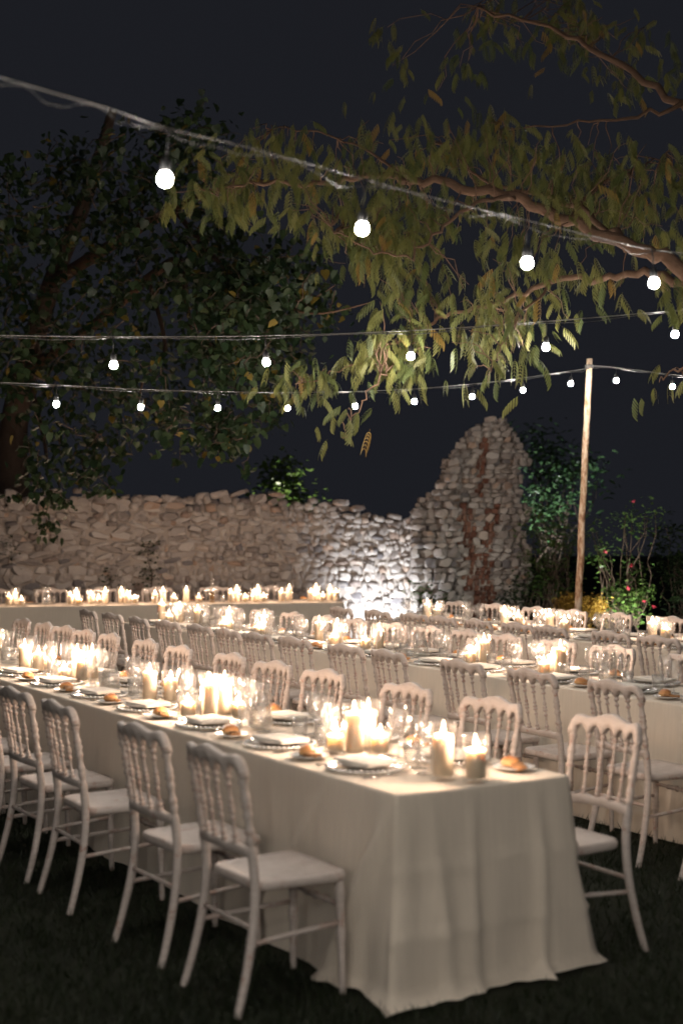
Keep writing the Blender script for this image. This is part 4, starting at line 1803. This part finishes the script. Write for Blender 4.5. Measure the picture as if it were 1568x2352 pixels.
def finish_tree(root, base):
    """stand the thing's empty at its base without moving its parts"""
    root.location = base
    for c in root.children:
        c.matrix_parent_inverse = Matrix.Translation(-Vector(base))


for o_, b_ in ((wall, WA + WD * 3.5), (tower, Vector((1.95, 20.9, 0))), (stub, Vector((1.3, 20.7, 0)))):
    finish_tree(o_, b_)

# mimosa: trunk stands to the right of the frame, its boughs reach over the tables
g = np.random.default_rng(8)
mim = add('mimosa_tree', None, label='mimosa tree with drooping feathery leaves reaching over the tables', cat='tree')
LIMBS = [
    ([(1900, 1560, 8.6), (1880, 1250, 8.5), (1830, 950, 8.4), (1720, 760, 8.4), (1568, 622, 8.5), (1440, 562, 8.7), (1300, 505, 8.9), (1180, 452, 9.0), (1060, 428, 9.1), (940, 412, 9.2), (850, 404, 9.3), (720, 425, 9.3), (600, 420, 9.3), (500, 445, 9.2)], .10, .007),
    ([(1640, 680, 8.5), (1500, 628, 8.8), (1400, 638, 9.0), (1270, 650, 9.2), (1150, 692, 9.3), (1040, 722, 9.4), (950, 765, 9.5), (860, 815, 9.5), (760, 862, 9.4), (680, 885, 9.3)], .035, .004),
    ([(1440, 562, 8.7), (1330, 480, 9.2), (1200, 440, 9.5), (1130, 430, 9.7), (1060, 372, 9.9), (1020, 330, 10.0)], .026, .005),
    ([(1180, 452, 9.0), (1090, 470, 8.7), (990, 545, 8.6), (930, 590, 8.6), (850, 570, 8.6), (760, 520, 8.7)], .018, .004),
    ([(1270, 650, 9.2), (1200, 720, 9.0), (1150, 790, 8.9), (1130, 850, 8.9)], .012, .003),
    ([(950, 765, 9.5), (900, 840, 9.3), (850, 900, 9.2), (810, 960, 9.2), (790, 1010, 9.2)], .010, .003),
    ([(1830, 950, 8.4), (1800, 650, 8.8), (1700, 400, 9.3), (1560, 240, 9.8), (1400, 130, 10.2), (1250, 60, 10.5), (1100, 20, 10.8)], .07, .008),
    ([(1560, 240, 9.8), (1450, 270, 9.7), (1330, 280, 9.7), (1150, 300, 9.8)], .020, .004),
    ([(1830, 950, 8.4), (1700, 840, 8.6), (1580, 840, 8.9), (1520, 870, 9.0)], .03, .004),
    ([(1300, 505, 8.9), (1380, 420, 9.4), (1470, 380, 9.6), (1530, 360, 9.8)], .02, .004),
    ([(940, 412, 9.2), (830, 340, 9.5), (720, 300, 9.7), (620, 290, 9.8)], .012, .004),
]
limb_pts = []
for k, (ctl, r0, r1) in enumerate(LIMBS):
    pts = catmull([P(*c) for c in ctl], 6)
    pts = [p + Vector((g.normal(), g.normal(), g.normal())) * .012 for p in pts]
    n = len(pts)
    if k == 0:
        pts[0].z = -.05
    rad = [r0 + (r1 - r0) * (i / (n - 1)) ** .55 for i in range(n)]
    if k == 0:
        rad = [max(r, .035 + .05 * max(0, 1 - i / 24)) if i < 24 else min(r, .045 - .036 * (i - 24) / (n - 24)) for i, r in enumerate(rad)]
    v, f = tube(pts, rad, 9)
    add('trunk' if k == 0 else 'limb', mesh_from('limb', v, f, True, [M['bark']]), mim)
    limb_pts.append(pts)

REGIONS = [  # polygons of foliage in the photograph, depth range, leaves
    ([(480, 330), (600, 260), (760, 270), (900, 255), (1060, 250), (1300, 300), (1568, 330), (1640, 560), (1480, 560), (1300, 540), (1100, 530), (900, 500), (700, 470), (520, 470), (450, 420)], (8.6, 10.2), 832),
    ([(350, 460), (470, 400), (600, 420), (560, 500), (430, 510), (345, 515)], (9.0, 9.5), 61),
    ([(640, 450), (900, 470), (1100, 520), (1330, 560), (1420, 640), (1250, 680), (1050, 700), (900, 640), (800, 590), (690, 560)], (8.6, 9.6), 334),
    ([(860, 680), (1050, 640), (1300, 660), (1360, 740), (1240, 800), (1080, 830), (960, 850), (840, 790)], (8.9, 9.7), 228),
    ([(630, 870), (760, 800), (900, 770), (1010, 800), (960, 870), (840, 890), (740, 900), (660, 890)], (9.0, 9.6), 112),
    ([(775, 930), (850, 890), (830, 960), (790, 1010)], (9.1, 9.3), 11),
    ([(1085, 840), (1180, 810), (1165, 890), (1100, 890)], (8.8, 9.1), 15),
    ([(1400, 560), (1640, 620), (1640, 690), (1420, 690)], (8.7, 9.3), 30),
    ([(1500, 850), (1640, 830), (1640, 900), (1500, 880)], (8.9, 9.2), 11),
    ([(880, 60), (1150, 0), (1640, -60), (1640, 220), (1400, 230), (1150, 120), (1000, 240), (880, 150)], (11.0, 12.6), 200),
    ([(1150, 10), (1300, 0), (1560, 60), (1540, 150), (1400, 140), (1240, 80)], (10.2, 10.8), 52),
]


def in_poly(x, y, poly):
    c = False
    j = len(poly) - 1
    for i in range(len(poly)):
        xi, yi = poly[i]
        xj, yj = poly[j]
        if (yi > y) != (yj > y) and x < (xj - xi) * (y - yi) / (yj - yi) + xi:
            c = not c
        j = i
    return c


allp = np.array([tuple(p) for pts in limb_pts[:] for p in pts])
pos, VT, FT = [], [], []
for poly, (d0, d1), n in REGIONS:
    xs, ys = [p[0] for p in poly], [p[1] for p in poly]
    # leaves come in sprays: a spray is a twig tip with several leaves
    k = 0
    guard = 0
    while k < n and guard < 9000:
        guard += 1
        x, y = g.uniform(min(xs), max(xs)), g.uniform(min(ys), max(ys))
        if not in_poly(x, y, poly):
            continue
        c = P(x, y, g.uniform(d0, d1))
        if noise.noise(c * 2.6) < -.06 + .25 * g.random():
            continue
        m = min(n - k, int(g.integers(3, 8)))
        near = allp[np.argmin(((allp - np.array(c)) ** 2).sum(1))]
        nv = Vector(near)
        if (nv - c).length < 1.3:
            twig(VT, FT, nv, c, .0045, .0018, g, 5, -.03, .05)
        for q in range(m):
            t = q / max(m - 1, 1)
            p = c.lerp(nv, .10 * t * (1 if (nv - c).length < 1.3 else 0)) + Vector((g.normal(), g.normal(), g.normal() * .7)) * .10
            pos.append(tuple(p))
            k += 1
add('twigs', mesh_from('twigs', VT, FT, True, [M['bark']]), mim, kind='stuff')
pos = np.array(pos)
lamps = np.array([tuple(o.matrix_world.translation if False else (o.parent.location + o.location)) for o in bpy.data.objects if o.name.startswith('socket')])
dist = np.min(np.linalg.norm(pos[:, None, :] - lamps[None], axis=2), axis=1)
pos = pos[dist > .27]
n = len(pos)
places = (pos, g.random(n) * 2 * PI, g.uniform(-.1, .9, n), g.normal(size=n) * .25, g.uniform(.068, .128, n))
add('crown', leaf_cloud('crown', M['mimosa'], places, feather_leaf()), mim)
finish_tree(mim, Vector((limb_pts[0][0].x, limb_pts[0][0].y, 0)))

# broad-leaved tree behind the wall, overhanging it on the left
g = np.random.default_rng(21)
cat = add('heart_leaved_tree', None, label='large dark tree with broad heart-shaped leaves hanging over the left of the wall', cat='tree')
tb = P(20, 1480, 21.6)
tb.z = -.02
LIM = [([tuple(tb), P(30, 1150, 21.6), P(30, 1000, 21.6), P(60, 850, 21.3), P(120, 650, 20.8), P(200, 450, 20.0), P(260, 250, 19.5)], .30, .06),
       ([P(60, 850, 21.3), P(200, 760, 19.5), P(340, 640, 17.5), P(410, 600, 16), P(430, 700, 15.2), P(440, 760, 14.8)], .09, .010),
       ([P(120, 650, 20.8), P(260, 560, 19), P(400, 480, 17.2), P(560, 420, 15.6), P(700, 430, 14.8)], .10, .010),
       ([P(400, 480, 17.2), P(500, 600, 16), P(600, 680, 15), P(720, 720, 14.4), P(850, 695, 14)], .035, .004),
       ([P(600, 680, 15), P(700, 690, 14.6), P(770, 655, 14.4)], .012, .004),
       ([P(340, 640, 17.5), P(380, 800, 16), P(330, 870, 15.2), P(320, 960, 14.9)], .03, .006),
       ([P(60, 850, 21.3), P(100, 1000, 19), P(110, 1100, 17)], .05, .008)]
for k, (ctl, r0, r1) in enumerate(LIM):
    pts = catmull(ctl, 6)
    n = len(pts)
    v, f = tube(pts, [r0 + (r1 - r0) * i / (n - 1) for i in range(n)], 9)
    add('trunk' if k == 0 else 'limb', mesh_from('limb', v, f, True, [M['dark_bark'] if k == 0 else M['bark']]), cat)
CREG = [([(270, 300), (420, 250), (520, 330), (560, 430), (520, 560), (700, 560), (800, 660), (700, 760), (720, 900), (600, 960), (560, 1030), (470, 1000), (380, 1020), (280, 990), (180, 1010), (60, 960), (-60, 900), (-60, 420), (120, 330)], (14.0, 18.5), 330, .9),
        ([(470, 600), (600, 560), (720, 640), (640, 800), (520, 860), (430, 760)], (13.6, 15.0), 60, .7),
        ([(60, 1000), (130, 960), (120, 1100), (80, 1130)], (15.5, 16.5), 9, .5), ([(170, 960), (240, 960), (220, 1120), (170, 1110)], (15.5, 16.5), 10, .5),
        ([(480, 960), (580, 900), (590, 1040), (520, 1070)], (14.5, 16), 12, .6), ([(90, 1120), (150, 1130), (140, 1185), (100, 1180)], (17.5, 18.2), 4, .5)]
pos = []
VT, FT = [], []
for poly, (d0, d1), n, dens in CREG:
    xs, ys = [p[0] for p in poly], [p[1] for p in poly]
    k = 0
    while k < n:
        x, y = g.uniform(min(xs), max(xs)), g.uniform(min(ys), max(ys))
        if not in_poly(x, y, poly):
            continue
        c = P(x, y, g.uniform(d0, d1))
        k += 1
        m = int(g.integers(12, 30))
        ln = g.uniform(.2, .55)
        dr = Vector((g.normal() * .8, g.normal() * .8, -1.0 if n < 20 else g.normal() * .6 - .25)).normalized() * ln
        twig(VT, FT, c, c + dr, .007, .003, g, 5, 0, .06)
        for q in range(m):
            t = g.random()
            w = .10 if n >= 20 else .06
            pos.append((c.x + dr.x * t + g.normal() * w, c.y + dr.y * t + g.normal() * w, c.z + dr.z * t + g.normal() * w))
add('twigs', mesh_from('twigs', VT, FT, True, [M['dark_bark']]), cat, kind='stuff')
pos = np.array(pos)
n = len(pos)
places = (pos, g.random(n) * 2 * PI, g.uniform(-.1, 1.3, n), g.normal(size=n) * .5, g.uniform(.05, .115, n))
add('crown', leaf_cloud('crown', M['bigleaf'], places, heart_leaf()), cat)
finish_tree(cat, Vector((tb.x, tb.y, 0)))


def shrub(name, label, cat_, mat, blobs, leaf, size, seed, stems=6, group=None, base_d=None, upright=0.3):
    """blobs: (xd, yd, d, rx_px, ry_px, leaves)"""
    g = np.random.default_rng(seed)
    s = add(name, None, label=label, cat=cat_, group=group)
    pos = []
    x0 = sum(b[0] for b in blobs) / len(blobs)
    d0 = base_d or sum(b[2] for b in blobs) / len(blobs)
    base = Vector(((x0 - 784) / FPX * d0, d0, 0))
    VT, FT = [], []
    for (x, y, d, rx, ry, n) in blobs:
        c = P(x, y, d)
        k = d / FPX
        nclump = max(3, n // 22)
        cl = []
        for q in range(nclump):
            v = g.normal(size=3)
            v /= np.linalg.norm(v) + 1e-9
            v *= g.random() ** .4
            cl.append((c.x + v[0] * rx * k, c.y + v[1] * min(rx, ry) * k * .8, max(.05, c.z + v[2] * ry * k)))
        for q in range(min(stems, nclump)):
            twig(VT, FT, base + Vector((g.normal() * .06, g.normal() * .06, 0)), cl[q], .012, .004, g, 7, -.05, .04)
        pos.append(spread_leaves(g, cl, max(1, n // nclump), (size * 1.5, size * 1.5, size * 1.3)))
    pos = np.concatenate(pos)
    pos[:, 2] = np.maximum(pos[:, 2], .03)
    n = len(pos)
    places = (pos, g.random(n) * 2 * PI, g.uniform(-.7, .9, n) * (1 - upright) - upright * .6, g.normal(size=n) * .5, size * g.uniform(.7, 1.25, n))
    if VT:
        add('stems', mesh_from('stems', VT, FT, True, [M['dark_bark']]), s, kind='stuff')
    add('foliage', leaf_cloud('foliage', mat, places, leaf), s)
    finish_tree(s, base)
    return s


shrub('laurel_bush', 'lamp-lit yellow-green bush rising behind the low wall', 'bush', M['shrub'], [(645, 1105, 22.6, 45, 45, 420), (690, 1170, 22.8, 60, 60, 400), (620, 1200, 22.6, 60, 70, 300)], heart_leaf(), .085, 31, base_d=22.7)
shrub('laurel_tree', 'dark glossy-leaved laurel tree behind the pointed tower', 'tree', M['laurel'], [(1275, 1065, 23.0, 60, 55, 420), (1240, 1150, 22.8, 45, 60, 320), (1330, 1110, 23.2, 50, 60, 260), (1220, 1010, 23.4, 40, 40, 160)], lance_q(), .13, 32, base_d=23.0, upright=.1)
shrub('tall_shrub', 'tall upright green shrub between the tower and the pole', 'shrub', M['shrub'], [(1245, 1240, 19.8, 28, 85, 560), (1295, 1240, 19.6, 22, 70, 380), (1270, 1330, 19.8, 60, 60, 520)], lance_q(), .075, 33, 8, base_d=19.8, upright=.6)
shrub('low_shrub', 'dark low shrub at the foot of the tower', 'shrub', M['ivy'], [(1215, 1355, 19.9, 45, 50, 420), (1170, 1390, 19.9, 30, 30, 200)], small_leaf(), .06, 34, base_d=19.9)
shrub('golden_hedge', 'low clipped golden-yellow hedge behind the rear table', 'hedge', M['yellow_hedge'], [(1300, 1392, 17.6, 28, 20, 1500), (1330, 1390, 17.6, 30, 20, 1500), (1362, 1392, 17.6, 26, 20, 1400), (1330, 1440, 17.6, 60, 45, 1200)], small_leaf(), .032, 35, 4, base_d=17.6, upright=.2)
rose = shrub('rose_bush', 'leggy rose bush with a few pink blooms right of the pole', 'bush', M['shrub'], [(1400, 1290, 17.9, 45, 60, 170), (1375, 1230, 17.9, 20, 40, 60), (1455, 1215, 17.9, 40, 40, 130), (1490, 1190, 17.9, 25, 25, 70), (1435, 1385, 17.8, 45, 40, 620), (1465, 1340, 17.9, 35, 50, 320)], small_leaf(), .058, 36, 7, base_d=17.9, upright=.2)
pv, pf = [], []
for k in range(9):
    a = k * 2.4
    rr = .012 + .0035 * k
    c, s = math.cos(a), math.sin(a)
    b = len(pv)
    pv += [(0, 0, -.02), (rr * c - .016 * s, rr * s + .016 * c, .012), (rr * c * 1.25, rr * s * 1.25, .026 - .002 * k), (rr * c + .016 * s, rr * s - .016 * c, .012)]
    pf.append((b, b + 1, b + 2, b + 3))
ROSE = mesh_from('bloom', pv, pf, True, [M['rose']])
for x, y in ((1454, 1152), (1388, 1268), (1440, 1352), (1478, 1381), (1449, 1300), (1500, 1395)):
    o = add('bloom', ROSE, rose, loc=P(x, y, 17.7))
    o.matrix_parent_inverse = Matrix.Translation(-rose.location)
    o.rotation_euler = (rnd.uniform(.3, 1.2), 0, rnd.uniform(0, 6))
    o.scale = (.8, .8, .8)
shrub('dark_bush', 'dark leafy bush at the far right behind the rear table', 'bush', M['ivy'], [(1540, 1250, 19.0, 50, 90, 420), (1580, 1350, 18.8, 60, 80, 420)], lance_q(), .09, 37, base_d=19.0)
shrub('wall_fern', 'small green plants growing at the floodlit foot of the wall', 'plant', M['shrub'], [(968, 1365, 20.15, 14, 20, 90), (1010, 1392, 20.2, 30, 12, 140)], lance_q(), .07, 38, 3, base_d=20.15, upright=.5)
for k, (x, y, rx, ry, n, what) in enumerate([(345, 1262, 22, 14, 110, 'dark ivy patch near the middle of the rubble wall'), (268, 1325, 16, 12, 80, 'dark ivy patch low on the left of the wall'),
                                             (345, 1330, 20, 22, 130, 'larger dark ivy patch low behind the head table candles'), (18, 1255, 12, 30, 80, 'dark ivy streak at the left edge of the wall')]):
    s = wall_s_of(x)
    d = (WA + WD * s).y - .12
    shrub('ivy', what, 'ivy', M['ivy'], [(x, y, d, rx, ry, n)], small_leaf(), .055, 40 + k, 1, 'ivy patches on the wall', base_d=d)

# ------------------------------------------------------------------ garden spotlights on the ground


def garden_lamp(label, loc, target, power, color, size=math.radians(95), blend=.7):
    s = add('garden_spotlight', None, label=label, cat='spotlight', group='garden spotlights')
    s.location = loc
    d = (Vector(target) - Vector(loc))
    q = d.to_track_quat('Z', 'Y')
    v, f = lathe([(.02, -.09), (.045, -.08), (.05, 0), (.056, .004), (.056, .012), (.047, .012), (.046, -.004)], 16, False)
    h = add('housing', mesh_from('housing', v, f, True, [M['black_plastic']]), s, loc=(0, 0, .14))
    h.rotation_mode = 'QUATERNION'
    h.rotation_quaternion = q
    v, f = lathe([(.0001, .0), (.045, .0)], 16, False)
    lens = add('lens', mesh_from('lens', v, f, False, [M['lens']]), h)
    v, f = lathe([(.006, -.02), (.006, .12)], 8)
    add('stake', mesh_from('stake', v, f, True, [M['black_plastic']]), s)
    li = bpy.data.lights.new('spot', 'SPOT')
    li.energy = power
    li.color = color
    li.spot_size = size
    li.spot_blend = blend
    li.shadow_soft_size = .04
    lo = bpy.data.objects.new('spot', li)
    COL.objects.link(lo)
    lo.location = Vector(loc) + Vector((0, 0, .14)) + d.normalized() * .03
    lo.rotation_euler = d.to_track_quat('-Z', 'Y').to_euler()
    return s


M['lens'] = mat_emit('lit lamp lens', (0.9, 0.96, 1.0), 40)
p = P(880, 1500, 20.0)
garden_lamp('ground floodlight shining on the bright foot of the rubble wall', (p.x, 20.05, .02), (p.x + .02, 20.75, .50), 215, (0.88, 0.94, 1.0), math.radians(125), .9)
p = P(1448, 1403, 17.2)
garden_lamp('small garden spotlight under the rose bush', (p.x, 17.2, .35), (p.x - .05, 17.95,   .95), 120, (0.95, 1.0, 0.88), math.radians(140), .8)
p = P(660, 1300, 22.2)
garden_lamp('garden spotlight behind the low wall lighting a bush', (p.x + .3, 22.0, .02), P(650, 1110, 22.6), 900, (1.0, 0.95, 0.75), math.radians(50))
p = P(1235, 1400, 22.2)
garden_lamp('garden spotlight behind the tower lighting the laurel', (p.x, 22.1, .02), P(1275, 1065, 23.0), 800, (0.95, 1.0, 1.0), math.radians(50))
